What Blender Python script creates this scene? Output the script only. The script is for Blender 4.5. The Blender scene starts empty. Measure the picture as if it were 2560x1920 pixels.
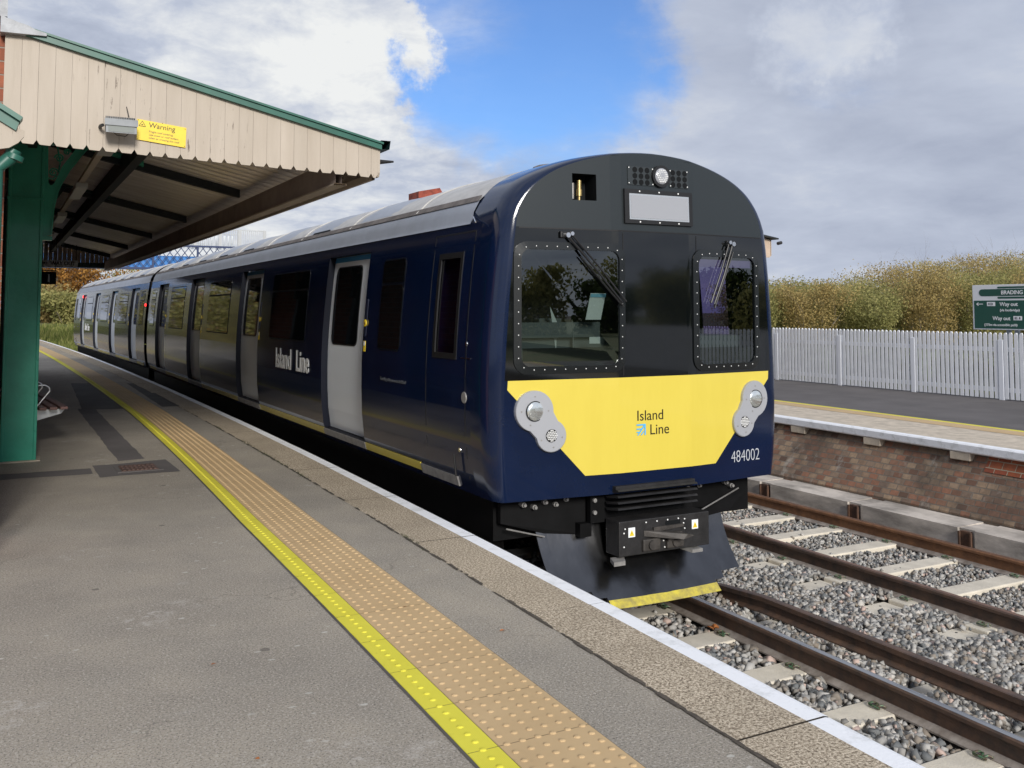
import bpy, bmesh, math, random
import numpy as np
from mathutils import Vector, Matrix
random.seed(7); np.random.seed(7)
R = math.radians
S = bpy.context.scene
COL = S.collection

# ------------------------------------------------------------------ camera, sky, sun, exposure
cam = bpy.data.cameras.new('camera'); camo = bpy.data.objects.new('camera', cam); COL.objects.link(camo)
cam.sensor_width = 36; cam.lens = 33.75; cam.shift_x = -0.0078; cam.shift_y = -0.1292
cam.clip_start = 0.05; cam.clip_end = 3000
camo.location = (-4.46, 0, 1.49); camo.rotation_euler = (R(93.5), 0, R(-28.5))
S.camera = camo
S.render.resolution_x = 1024; S.render.resolution_y = 768
S.view_settings.view_transform = 'Standard'; S.view_settings.look = 'None'
S.view_settings.exposure = 0.55; S.view_settings.gamma = 1
S.cycles.max_bounces = 8; S.cycles.transparent_max_bounces = 16
try: S.cycles.use_denoising = True
except Exception: pass

SUN_EL, SUN_AZ = 22, 188          # azimuth from +Y clockwise
W = bpy.data.worlds.new('World'); S.world = W; W.use_nodes = True
nt = W.node_tree; N = nt.nodes; L = nt.links; N.clear()
def wn(t, **k):
    n = N.new(t)
    for a, b in k.items(): setattr(n, a, b)
    return n
out = wn('ShaderNodeOutputWorld'); bg = wn('ShaderNodeBackground')
sky = wn('ShaderNodeTexSky', sky_type='NISHITA'); sky.sun_disc = False
sky.sun_elevation = R(SUN_EL); sky.sun_rotation = R(SUN_AZ); sky.ozone_density = 3.0; sky.air_density = 1.0; sky.dust_density = 0.6
tc = wn('ShaderNodeTexCoord'); nrm = wn('ShaderNodeVectorMath', operation='NORMALIZE'); L.new(tc.outputs['Generated'], nrm.inputs[0])
sep = wn('ShaderNodeSeparateXYZ'); L.new(nrm.outputs[0], sep.inputs[0])
def wm(op, a, b=None, c=None, clamp=False):
    n = wn('ShaderNodeMath', operation=op); n.use_clamp = clamp
    for i, v in enumerate((a, b, c)):
        if v is None: continue
        if isinstance(v, (int, float)): n.inputs[i].default_value = v
        else: L.new(v, n.inputs[i])
    return n.outputs[0]
# cloud layer coordinates: direction flattened on a sheet overhead
den = wm('ADD', wm('MAXIMUM', sep.outputs['Z'], 0.0), 0.22)
cx_ = wm('DIVIDE', sep.outputs['X'], den); cy_ = wm('DIVIDE', sep.outputs['Y'], den)
cmb = wn('ShaderNodeCombineXYZ'); L.new(cx_, cmb.inputs[0]); L.new(cy_, cmb.inputs[1])
def wnoise(scale, detail, rough, off=(0, 0, 0), dist=0.0):
    mp = wn('ShaderNodeMapping'); mp.inputs['Location'].default_value = off; L.new(cmb.outputs[0], mp.inputs[0])
    n = wn('ShaderNodeTexNoise'); n.inputs['Scale'].default_value = scale; n.inputs['Detail'].default_value = detail
    n.inputs['Roughness'].default_value = rough; n.inputs['Distortion'].default_value = dist
    L.new(mp.outputs[0], n.inputs['Vector']); return n.outputs['Fac']
wb = wn('ShaderNodeTexNoise'); wb.inputs['Scale'].default_value = 6.5; wb.inputs['Detail'].default_value = 9; wb.inputs['Roughness'].default_value = 0.62; L.new(nrm.outputs[0], wb.inputs['Vector'])
wc = wn('ShaderNodeVectorMath', operation='SUBTRACT'); L.new(wb.outputs['Color'], wc.inputs[0]); wc.inputs[1].default_value = (.5, .5, .5)
ws_ = wn('ShaderNodeVectorMath', operation='SCALE'); L.new(wc.outputs[0], ws_.inputs[0]); ws_.inputs['Scale'].default_value = 0.24
wa = wn('ShaderNodeVectorMath', operation='ADD'); L.new(nrm.outputs[0], wa.inputs[0]); L.new(ws_.outputs[0], wa.inputs[1])
wd = wn('ShaderNodeVectorMath', operation='NORMALIZE'); L.new(wa.outputs[0], wd.inputs[0])
def lobe(d, c0, c1):     # 1 towards direction d, 0 beyond
    v = Vector(d).normalized()
    n = wn('ShaderNodeVectorMath', operation='DOT_PRODUCT'); L.new(wd.outputs[0], n.inputs[0]); n.inputs[1].default_value = v
    m = wn('ShaderNodeMapRange', interpolation_type='SMOOTHSTEP'); L.new(n.outputs['Value'], m.inputs[0])
    m.inputs[1].default_value = math.cos(R(c1)); m.inputs[2].default_value = math.cos(R(c0)); return m.outputs[0]
n4 = wnoise(9.0, 6, 0.6, (2.2, 5.5, 0), 0.4)
n1 = wnoise(1.5, 9, 0.58, (3.1, 1.7, 0), 0.15)
n2 = wnoise(3.2, 8, 0.62, (8.1, 4.2, 0), 0.3)
n3 = wnoise(0.9, 6, 0.55, (1.1, 9.2, 0), 0.1)
cov = wm('ADD', wm('MULTIPLY', wm('SUBTRACT', n1, 0.5), 2.2), 0.78)
gap = wm('MAXIMUM', lobe((0.475, 0.84, 0.26), 4, 10.5), lobe((0.40, 0.86, 0.34), 6, 14.5))
gap = wm('MAXIMUM', gap, wm('MULTIPLY', lobe((0.49, 0.85, 0.20), 1, 7), 0.35))
cum = lobe((0.252, 0.942, 0.221), 7.6, 9.3)
cov = wm('SUBTRACT', cov, wm('MULTIPLY', gap, 1.25))
low = wn('ShaderNodeMapRange', interpolation_type='SMOOTHSTEP'); L.new(sep.outputs['Z'], low.inputs[0]); low.inputs[1].default_value = 0.235; low.inputs[2].default_value = 0.13
cov = wm('ADD', cov, wm('MULTIPLY', low.outputs[0], 0.75))
cov = wm('ADD', cov, wm('MULTIPLY', cum, 1.3))
cov = wm('ADD', cov, wm('MULTIPLY', wm('SUBTRACT', n2, 0.5), 0.9))
cm = wn('ShaderNodeMapRange', interpolation_type='SMOOTHSTEP'); L.new(cov, cm.inputs[0]); cm.inputs[1].default_value = -0.55; cm.inputs[2].default_value = 0.85; cm.inputs[3].default_value = 0.06
cov = wm('ADD', cov, wm('MULTIPLY', wm('SUBTRACT', n4, 0.5), 0.9))
# cloud brightness
right = lobe((0.80, 0.55, 0.15), 5, 40)
br = wm('ADD', wm('MULTIPLY', wm('SUBTRACT', n3, 0.5), 1.3), 0.52)
br = wm('ADD', br, wm('MULTIPLY', wm('MULTIPLY', wm('SUBTRACT', n2, 0.5), 1.5), wm('SUBTRACT', 1.0, wm('MULTIPLY', right, 0.62))))
br = wm('ADD', br, wm('MULTIPLY', wm('MULTIPLY', wm('SUBTRACT', n4, 0.5), 0.9), lobe((0.2, 0.95, 0.3), 8, 30)))
br = wm('SUBTRACT', br, wm('MULTIPLY', right, 0.10))
br = wm('ADD', br, wm('MULTIPLY', lobe((0.33, 0.91, 0.26), 1, 8), 0.5))
br = wm('ADD', br, wm('MULTIPLY', lobe((0.70, 0.66, 0.26), 0.5, 4), 0.35))
br = wm('ADD', br, wm('MULTIPLY', lobe((0.25, 0.95, 0.1), 4, 14), 0.2), clamp=True)
cr = wn('ShaderNodeValToRGB'); L.new(br, cr.inputs[0])
e = cr.color_ramp.elements; e[0].position = 0.0; e[0].color = (0.22, 0.25, 0.33, 1); e[1].position = 1.0; e[1].color = (0.59, 0.60, 0.60, 1)
x = e.new(0.5); x.color = (0.35, 0.385, 0.465, 1)
skym = wn('ShaderNodeMix', data_type='RGBA', blend_type='MULTIPLY'); skym.inputs[0].default_value = 1
L.new(sky.outputs[0], skym.inputs[6]); skym.inputs[7].default_value = (0.055, 0.073, 0.102, 1)
mx = wn('ShaderNodeMix', data_type='RGBA'); L.new(cm.outputs[0], mx.inputs[0]); L.new(skym.outputs[2], mx.inputs[6]); L.new(cr.outputs[0], mx.inputs[7])
L.new(mx.outputs[2], bg.inputs['Color']); bg.inputs['Strength'].default_value = 1.0
L.new(bg.outputs[0], out.inputs['Surface'])

sl = bpy.data.lights.new('sun', 'SUN'); sl.energy = 2.5; sl.angle = R(14); sl.color = (1.0, 0.96, 0.89)
so = bpy.data.objects.new('sun', sl); COL.objects.link(so)
az = R(SUN_AZ); el = R(SUN_EL)
sd = Vector((math.sin(az)*math.cos(el), math.cos(az)*math.cos(el), math.sin(el)))
so.rotation_euler = sd.to_track_quat('Z', 'Y').to_euler(); so.location = (0, -10, 20)

# ------------------------------------------------------------------ materials
MATS = {}
def mat(name, col, rough=0.6, metal=0.0, var=0.0, vs=3.0, bump=0.0, bs=40.0, col2=None, spec=0.5, coat=0.0, detail=6, stretch=(1, 1, 1), rv=0.0):
    if name in MATS: return MATS[name]
    m = bpy.data.materials.new(name); m.use_nodes = True; t = m.node_tree; b = t.nodes['Principled BSDF']
    b.inputs['Base Color'].default_value = (*col, 1); b.inputs['Roughness'].default_value = rough; b.inputs['Metallic'].default_value = metal
    b.inputs['Specular IOR Level'].default_value = spec; b.inputs['Coat Weight'].default_value = coat; b.inputs['Coat Roughness'].default_value = 0.04
    tcn = t.nodes.new('ShaderNodeTexCoord'); mp = t.nodes.new('ShaderNodeMapping'); mp.inputs['Scale'].default_value = stretch
    t.links.new(tcn.outputs['Object'], mp.inputs[0])
    if var > 0 or col2:
        n = t.nodes.new('ShaderNodeTexNoise'); n.inputs['Scale'].default_value = vs; n.inputs['Detail'].default_value = detail; n.inputs['Roughness'].default_value = 0.65
        t.links.new(mp.outputs[0], n.inputs['Vector'])
        r = t.nodes.new('ShaderNodeValToRGB'); t.links.new(n.outputs['Fac'], r.inputs[0])
        c2 = col2 or tuple(max(0, c*(1-var)) for c in col); c1 = col if col2 else tuple(min(1, c*(1+var*0.5)) for c in col)
        r.color_ramp.elements[0].position = 0.35; r.color_ramp.elements[0].color = (*c2, 1)
        r.color_ramp.elements[1].position = 0.65; r.color_ramp.elements[1].color = (*c1, 1)
        t.links.new(r.outputs[0], b.inputs['Base Color'])
        if rv > 0:
            mr = t.nodes.new('ShaderNodeMapRange'); t.links.new(n.outputs['Fac'], mr.inputs[0]); mr.inputs[3].default_value = max(0.02, rough-rv); mr.inputs[4].default_value = rough+rv
            t.links.new(mr.outputs[0], b.inputs['Roughness'])
    if bump > 0:
        n = t.nodes.new('ShaderNodeTexNoise'); n.inputs['Scale'].default_value = bs; n.inputs['Detail'].default_value = 4
        t.links.new(mp.outputs[0], n.inputs['Vector'])
        bp = t.nodes.new('ShaderNodeBump'); bp.inputs['Strength'].default_value = bump; bp.inputs['Distance'].default_value = 0.01
        t.links.new(n.outputs['Fac'], bp.inputs['Height']); t.links.new(bp.outputs[0], b.inputs['Normal'])
    MATS[name] = m; return m
class NT:      # small helper to write custom materials
    def __init__(s, name, rough=0.6, metal=0.0, spec=0.5):
        s.m = bpy.data.materials.new(name); s.m.use_nodes = True; s.t = s.m.node_tree; s.b = s.t.nodes['Principled BSDF']
        s.b.inputs['Roughness'].default_value = rough; s.b.inputs['Metallic'].default_value = metal; s.b.inputs['Specular IOR Level'].default_value = spec
        s.tc = s.t.nodes.new('ShaderNodeTexCoord'); MATS[name] = s.m
    def n(s, t, **k):
        x = s.t.nodes.new(t)
        for a, b in k.items(): setattr(x, a, b)
        return x
    def l(s, a, b): s.t.links.new(a, b)
    def noise(s, scale, detail=5, rough=0.6, vec=None, dist=0.0):
        x = s.n('ShaderNodeTexNoise'); x.inputs['Scale'].default_value = scale; x.inputs['Detail'].default_value = detail; x.inputs['Roughness'].default_value = rough; x.inputs['Distortion'].default_value = dist
        s.l(vec or s.tc.outputs['Object'], x.inputs['Vector']); return x.outputs['Fac']
    def ramp(s, f, stops):
        r = s.n('ShaderNodeValToRGB'); s.l(f, r.inputs[0]); e = r.color_ramp.elements
        while len(e) < len(stops): e.new(0.5)
        for i, (p, c) in enumerate(stops):
            e[i].position = p; e[i].color = (*c, 1) if len(c) == 3 else c
        return r.outputs[0]
    def mix(s, f, a, b, blend='MIX'):
        x = s.n('ShaderNodeMix', data_type='RGBA', blend_type=blend)
        for i, v in ((0, f), (6, a), (7, b)):
            if isinstance(v, (int, float)): x.inputs[i].default_value = v
            elif isinstance(v, tuple): x.inputs[i].default_value = (*v, 1)
            else: s.l(v, x.inputs[i])
        return x.outputs[2]
    def math(s, op, a, b=None, clamp=False):
        x = s.n('ShaderNodeMath', operation=op); x.use_clamp = clamp
        for i, v in enumerate((a, b)):
            if v is None: continue
            if isinstance(v, (int, float)): x.inputs[i].default_value = v
            else: s.l(v, x.inputs[i])
        return x.outputs[0]
    def mapr(s, f, a, b, c=0., d=1.):
        x = s.n('ShaderNodeMapRange'); s.l(f, x.inputs[0])
        for i, v in enumerate((a, b, c, d)): x.inputs[i+1].default_value = v
        return x.outputs[0]
    def col(s, c): s.l(c, s.b.inputs['Base Color'])
    def bump(s, h, st=0.5, d=0.01):
        x = s.n('ShaderNodeBump'); x.inputs['Strength'].default_value = st; x.inputs['Distance'].default_value = d
        s.l(h, x.inputs['Height']); s.l(x.outputs[0], s.b.inputs['Normal'])
    def xyz(s, sx=1, sy=1, sz=1, loc=(0, 0, 0)):
        x = s.n('ShaderNodeMapping'); x.inputs['Scale'].default_value = (sx, sy, sz); x.inputs['Location'].default_value = loc; s.l(s.tc.outputs['Object'], x.inputs[0]); return x.outputs[0]

# asphalt of the near platform
q = NT('asphalt', 0.9, spec=0.3)
big = q.noise(0.55, 4, 0.6); mid = q.noise(2.6, 6, 0.7); fine = q.noise(90, 3, 0.7); vf = q.noise(260, 2, 0.6)
c = q.ramp(q.math('ADD', q.math('MULTIPLY', big, 0.6), q.math('MULTIPLY', q.noise(1.9, 5, 0.65, q.xyz(1, 1, 1, (9, 1, 0))), 0.4)), [(0.36, (0.26, 0.232, 0.192)), (0.5, (0.335, 0.298, 0.243)), (0.64, (0.42, 0.37, 0.295))])
c = q.mix(q.mapr(mid, 0.4, 0.7, 0, 0.45), c, (0.27, 0.25, 0.215))
sp = q.mapr(fine, 0.5, 0.66, 0, 0.8); c = q.mix(sp, c, (0.54, 0.49, 0.43))
c = q.mix(q.mapr(q.noise(120, 2, 0.7, q.xyz(1, 1, 1, (7, 3, 0))), 0.46, 0.36, 0, 0.8), c, (0.10, 0.088, 0.078))
c = q.mix(q.mapr(vf, 0.6, 0.7, 0, 0.7), c, (0.5, 0.46, 0.42))
pat = q.math('MULTIPLY', q.mapr(q.noise(1.1, 3, 0.5, q.xyz(1, 1, 1, (4, 2, 0))), 0.60, 0.70), q.mapr(q.noise(9, 6, 0.75), 0.5, 0.68))
c = q.mix(q.math('MULTIPLY', pat, 0.75), c, (0.62, 0.58, 0.54)); vo = q.n('ShaderNodeTexVoronoi'); vo.inputs['Scale'].default_value = 7.0; vo.inputs['Randomness'].default_value = 1.0; q.l(q.xyz(1, 1.6, 1), vo.inputs['Vector'])
spot = q.math('MULTIPLY', q.mapr(q.math('ADD', vo.outputs['Distance'], q.math('MULTIPLY', q.noise(25, 3, 0.7), 0.12)), 0.19, 0.15), q.mapr(q.noise(0.8, 2, 0.5, q.xyz(1, 1, 1, (1.3, 6.1, 0))), 0.48, 0.6)); c = q.mix(q.math('MULTIPLY', spot, 0.6), c, (0.62, 0.60, 0.55))
vg = q.n('ShaderNodeTexVoronoi'); vg.inputs['Scale'].default_value = 2.3; q.l(q.xyz(1, 1, 1, (3, 8, 0)), vg.inputs['Vector']); c = q.mix(q.mapr(vg.outputs['Distance'], 0.055, 0.045, 0, 0.6), c, (0.09, 0.08, 0.072))
vc = q.n('ShaderNodeTexVoronoi', feature='DISTANCE_TO_EDGE'); vc.inputs['Scale'].default_value = 0.42; wv_ = q.n('ShaderNodeVectorMath', operation='ADD'); nzc = q.n('ShaderNodeTexNoise'); nzc.inputs['Scale'].default_value = 2.2; nzc.inputs['Detail'].default_value = 6; q.l(q.tc.outputs['Object'], nzc.inputs['Vector']); q.l(q.tc.outputs['Object'], wv_.inputs[0]); q.l(nzc.outputs['Color'], wv_.inputs[1]); q.l(wv_.outputs[0], vc.inputs['Vector'])
c = q.mix(q.math('MULTIPLY', q.mapr(vc.outputs['Distance'], 0.004, 0.0015), q.mapr(q.noise(0.5, 2), 0.5, 0.56, 0, 0.35)), c, (0.08, 0.07, 0.06))
q.col(c); q.bump(q.math('ADD', fine, vf), 0.7, 0.004)
q = NT('asphalt_dark', 0.85, spec=0.3)
fine = q.noise(110, 3, 0.7); c = q.ramp(q.noise(1.5, 5), [(0.3, (0.10, 0.092, 0.09)), (0.7, (0.145, 0.132, 0.13))]); c = q.mix(q.mapr(fine, 0.5, 0.8, 0, 0.4), c, (0.2, 0.19, 0.18)); q.col(c); q.bump(fine, 0.5, 0.004)
q = NT('asphalt_patch', 0.8, spec=0.3)
fine = q.noise(110, 3, 0.7); c = q.ramp(q.noise(1.5, 5), [(0.3, (0.07, 0.065, 0.06)), (0.7, (0.12, 0.11, 0.10))]); q.col(c); q.bump(fine, 0.5, 0.004)
# coping stone: exposed aggregate
q = NT('coping_stone', 0.9, spec=0.3)
a = q.noise(85, 3, 0.85); b_ = q.noise(1.8, 4, 0.6); c = q.ramp(a, [(0.38, (0.12, 0.09, 0.062)), (0.5, (0.43, 0.355, 0.26)), (0.62, (0.74, 0.64, 0.50))])
c = q.mix(q.mapr(b_, 0.4, 0.7, 0, 0.35), c, (0.22, 0.18, 0.13)); q.col(c); q.bump(a, 0.6, 0.006)
q = NT('white_edge_paint', 0.75, spec=0.3)
a = q.noise(45, 5, 0.7); w = q.noise(7, 5, 0.7); c = q.ramp(w, [(0.33, (0.68, 0.69, 0.70)), (0.5, (0.86, 0.87, 0.90))]); c = q.mix(q.mapr(a, 0.28, 0.33, 0.7, 0), c, (0.30, 0.26, 0.2)); q.col(c); q.bump(a, 0.4, 0.005)
def ribbed(name, base, dark):
    q = NT(name, 0.75, spec=0.35)
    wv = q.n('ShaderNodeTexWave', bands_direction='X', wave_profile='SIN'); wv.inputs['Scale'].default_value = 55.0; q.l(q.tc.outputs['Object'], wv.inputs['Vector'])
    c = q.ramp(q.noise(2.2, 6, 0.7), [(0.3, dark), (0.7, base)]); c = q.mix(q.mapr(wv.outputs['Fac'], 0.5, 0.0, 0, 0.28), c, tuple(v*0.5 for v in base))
    c = q.mix(q.mapr(q.noise(30, 4, 0.8), 0.62, 0.75, 0, 0.5), c, tuple(v*0.45 for v in base)); q.col(c); q.bump(wv.outputs['Fac'], 0.5, 0.003)
ribbed('tactile_buff', (0.65, 0.465, 0.255), (0.56, 0.39, 0.205)); ribbed('tactile_yellow', (0.83, 0.76, 0.075), (0.75, 0.67, 0.06))
# bricks
def brick(name, cols, mortar, sc=1.0, stain=0.0, kx=0.0):
    q = NT(name, 0.9, spec=0.25)
    sx = q.n('ShaderNodeSeparateXYZ'); q.l(q.tc.outputs['Object'], sx.inputs[0]); cb = q.n('ShaderNodeCombineXYZ')
    q.l(q.math('ADD', q.math('MULTIPLY', sx.outputs['X'], kx), sx.outputs['Y']), cb.inputs[0]); q.l(sx.outputs['Z'], cb.inputs[1])
    bt = q.n('ShaderNodeTexBrick'); q.l(cb.outputs[0], bt.inputs['Vector']); bt.inputs['Scale'].default_value = 1.0
    bt.inputs['Brick Width'].default_value = 0.16*sc; bt.inputs['Row Height'].default_value = 0.075*sc; bt.inputs['Mortar Size'].default_value = 0.006; bt.inputs['Mortar Smooth'].default_value = 0.3
    bt.inputs['Color1'].default_value = (0, 0, 0, 1); bt.inputs['Color2'].default_value = (1, 1, 1, 1); bt.inputs['Mortar'].default_value = (0.5, 0.5, 0.5, 1)
    rnd = q.ramp(bt.outputs['Color'], [(i/(len(cols)-1), cc) for i, cc in enumerate(cols)])
    nz = q.noise(14, 5, 0.7); rnd = q.mix(q.mapr(nz, 0.35, 0.7, 0, 0.5), rnd, (0.10, 0.07, 0.05))
    c = q.mix(bt.outputs['Fac'], rnd, mortar)
    if stain:
        s1 = q.noise(1.6, 6, 0.7, q.xyz(0.8, 0.8, 0.5)); c = q.mix(q.mapr(s1, 0.5, 0.72, 0, stain), c, (0.07, 0.06, 0.05))
        s2 = q.noise(2.5, 6, 0.75, q.xyz(1.4, 1.4, 0.35, (3, 1, 0))); c = q.mix(q.mapr(s2, 0.58, 0.75, 0, stain), c, (0.38, 0.35, 0.31))
    q.col(c); q.bump(q.math('SUBTRACT', q.math('MULTIPLY', nz, 0.4), bt.outputs['Fac']), 0.8, 0.012)
brick('platform_brick', [(0.13, 0.08, 0.06), (0.34, 0.16, 0.10), (0.24, 0.15, 0.105), (0.38, 0.27, 0.18), (0.20, 0.14, 0.11)], (0.19, 0.16, 0.13), 0.82, 0.85)
brick('new_brick', [(0.33, 0.09, 0.04), (0.42, 0.13, 0.06), (0.28, 0.07, 0.04)], (0.40, 0.33, 0.24), 1.0)
brick('building_brick', [(0.30, 0.09, 0.05), (0.40, 0.14, 0.08), (0.24, 0.07, 0.045)], (0.30, 0.24, 0.2), 1.25, 0, 1.0)
mat('concrete', (0.56, 0.48, 0.38), 0.9, var=0.25, vs=6, bump=0.3, bs=60)
mat('sleeper_concrete', (0.66, 0.60, 0.50), 0.9, var=0.15, vs=5, bump=0.3, bs=80)
mat('beam_concrete', (0.50, 0.45, 0.40), 0.9, var=0.45, vs=3, bump=0.3, bs=50, stretch=(1, 0.6, 2))
mat('rust', (0.12, 0.06, 0.035), 0.85, col2=(0.06, 0.035, 0.025), vs=12, bump=0.4, bs=60)
mat('rail_foot', (0.34, 0.30, 0.27), 0.8, col2=(0.16, 0.13, 0.11), vs=7, bump=0.2, bs=60)
mat('rail_rust', (0.26, 0.125, 0.06), 0.75, col2=(0.16, 0.078, 0.042), vs=9, bump=0.2, bs=90, spec=0.4)
mat('rail_dirty', (0.13, 0.075, 0.05), 0.6, col2=(0.06, 0.042, 0.035), vs=9, bump=0.2, bs=90, spec=0.5)
mat('rail_top', (0.42, 0.41, 0.40), 0.28, 0.9, var=0.35, vs=4, stretch=(8, 0.6, 1), rv=0.1)
mat('rail_top_brown', (0.24, 0.13, 0.085), 0.45, 0.5, var=0.3, vs=8)
mat('clip_green', (0.04, 0.13, 0.065), 0.5, 0.2, col2=(0.10, 0.05, 0.035), vs=45)
mat('insulator', (0.36, 0.33, 0.28), 0.5, var=0.2, vs=20)
mat('navy', (0.0028, 0.0095, 0.036), 0.14, var=0.15, vs=2, spec=0.45, coat=0.2)
mat('door_frame_dark', (0.0015, 0.003, 0.010), 0.5, spec=0.2)
mat('navy_matt', (0.006, 0.01, 0.035), 0.45)
mat('black_gloss', (0.0035, 0.0045, 0.005), 0.045, spec=0.5, coat=0.5)
mat('black_front', (0.018, 0.0235, 0.0265), 0.32, spec=0.5, coat=0.12)
mat('frame_black', (0.010, 0.012, 0.013), 0.25); mat('grille_grey', (0.026, 0.032, 0.035), 0.4); mat('black_rubber', (0.010, 0.010, 0.011), 0.42)
mat('underframe', (0.004, 0.004, 0.0045), 0.65, var=0.4, vs=6, spec=0.15)
mat('frame_steel', (0.028, 0.027, 0.028), 0.5, 0.3, var=0.4, vs=9, bump=0.2, bs=60)
mat('coupler_steel', (0.06, 0.053, 0.048), 0.6, 0.2, var=0.4, vs=14)
mat('plough_paint', (0.14, 0.14, 0.145), 0.24, 1.0, var=0.2, vs=5, rv=0.04, stretch=(1, 1, .3), bump=0.06, bs=30)
mat('train_yellow', (0.66, 0.53, 0.075), 0.34, col2=(0.69, 0.56, 0.085), vs=2.5, coat=0.3, stretch=(2, 1, .5), rv=0.06)
mat('yellow_worn', (0.62, 0.52, 0.06), 0.6, col2=(0.30, 0.25, 0.08), vs=14)
mat('lamp_ring', (0.40, 0.41, 0.44), 0.35, 0.2)
mat('door_grey', (0.80, 0.86, 0.93), 0.4, coat=0.15)
mat('door_edge', (0.05, 0.25, 0.5), 0.4)
mat('roof_silver', (0.36, 0.39, 0.45), 0.42, 0.15, var=0.1, vs=3)
mat('roof_grey', (0.50, 0.49, 0.475), 0.55, var=0.18, vs=4, stretch=(2, 1, 1))
mat('roof_dirty', (0.16, 0.14, 0.13), 0.8, var=0.4, vs=8)
mat('step_metal', (0.34, 0.33, 0.32), 0.5, 0.5, var=0.25, vs=12)
mat('chrome', (0.75, 0.75, 0.76), 0.15, 1.0); mat('lamp_glass', (0.85, 0.88, 0.86), 0.16, 0.85)
mat('bolt_white', (0.85, 0.85, 0.84), 0.4)
mat('brass', (0.65, 0.48, 0.2), 0.3, 0.9)
mat('white_plastic', (0.75, 0.75, 0.74), 0.5)
mat('text_white', (0.78, 0.80, 0.82), 0.5); mat('text_black', (0.012, 0.012, 0.015), 0.7, spec=0.15); mat('text_dim', (0.07, 0.075, 0.085), 0.6); mat('text_grey', (0.55, 0.57, 0.6), 0.5); mat('logo_blue', (0.09, 0.42, 0.75), 0.5)
mat('dark_pane', (0.004, 0.005, 0.006), 0.03, spec=0.5)
mat('display_glass', (0.32, 0.33, 0.36), 0.12)
mat('cab_grey', (0.14, 0.155, 0.165), 0.6); mat('cab_dark', (0.015, 0.016, 0.017), 0.7)
mat('paper', (0.8, 0.82, 0.82), 0.7); mat('paper_blue', (0.25, 0.55, 0.75), 0.7)
mat('purple', (0.30, 0.20, 0.50), 0.6)
mat('barge_green', (0.022, 0.115, 0.085), 0.4, var=0.2, vs=5)
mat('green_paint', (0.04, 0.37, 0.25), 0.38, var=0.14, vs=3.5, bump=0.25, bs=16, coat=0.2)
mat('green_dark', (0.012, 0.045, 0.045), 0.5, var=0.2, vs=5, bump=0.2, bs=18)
mat('cast_iron_dark', (0.004, 0.005, 0.006), 0.7, spec=0.2)
mat('lead', (0.36, 0.37, 0.39), 0.6, 0.2, var=0.25, vs=9, bump=0.4, bs=14)
mat('fascia_brown', (0.34, 0.28, 0.245), 0.7, var=0.2, vs=4)
mat('cream_trim', (0.55, 0.47, 0.38), 0.6, var=0.1)
mat('fence_white', (0.86, 0.87, 0.90), 0.5, var=0.07, vs=4, bump=0.1, bs=40)
mat('pvc_post', (0.80, 0.82, 0.87), 0.5)
mat('grey_post', (0.25, 0.28, 0.31), 0.5, 0.3)
mat('sign_green', (0.012, 0.075, 0.055), 0.45); mat('sign_white', (0.72, 0.74, 0.77), 0.45)
mat('sign_yellow', (0.82, 0.60, 0.03), 0.4, var=0.1, vs=8)
mat('floodlight', (0.20, 0.21, 0.22), 0.5, 0.3, var=0.15, vs=12)
mat('lens', (0.22, 0.235, 0.22), 0.2)
mat('tube_lamp', (0.55, 0.55, 0.52), 0.4)
mat('slat_brown', (0.16, 0.085, 0.075), 0.5, var=0.25, vs=8, stretch=(1, 4, 1))
mat('aluminium', (0.62, 0.64, 0.66), 0.35, 0.8)
mat('drain_iron', (0.13, 0.08, 0.065), 0.7, 0.2, var=0.3, vs=20)
mat('bridge_blue', (0.035, 0.20, 0.55), 0.5, var=0.08); mat('bridge_navy', (0.012, 0.03, 0.10), 0.5)
mat('galv', (0.40, 0.41, 0.42), 0.5, 0.4); mat('bridge_panel', (0.66, 0.70, 0.74), 0.5, var=0.1)
mat('timber_cream', (0.52, 0.40, 0.31), 0.6, var=0.12, vs=5)
mat('rafter_dark', (0.014, 0.018, 0.022), 0.6)
mat('chimney_red', (0.28, 0.06, 0.035), 0.8, var=0.5, vs=6)
mat('soil', (0.11, 0.09, 0.065), 0.95, col2=(0.06, 0.05, 0.04), vs=8, bump=0.6, bs=20)
mat('grit', (0.22, 0.20, 0.175), 0.95, col2=(0.13, 0.12, 0.11), vs=30, bump=0.9, bs=70)
mat('grass', (0.10, 0.14, 0.035), 0.95, col2=(0.17, 0.16, 0.06), vs=0.6, bump=0.8, bs=8)
mat('bark', (0.24, 0.20, 0.16), 0.9, var=0.3, vs=8)
mat('dead_leaf', (0.35, 0.12, 0.03), 0.8, var=0.4, vs=12)
mat('moss', (0.07, 0.09, 0.025), 0.95, col2=(0.04, 0.035, 0.02), vs=40)
mat('joint_dirt', (0.085, 0.07, 0.055), 0.95, var=0.4, vs=30)
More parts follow.
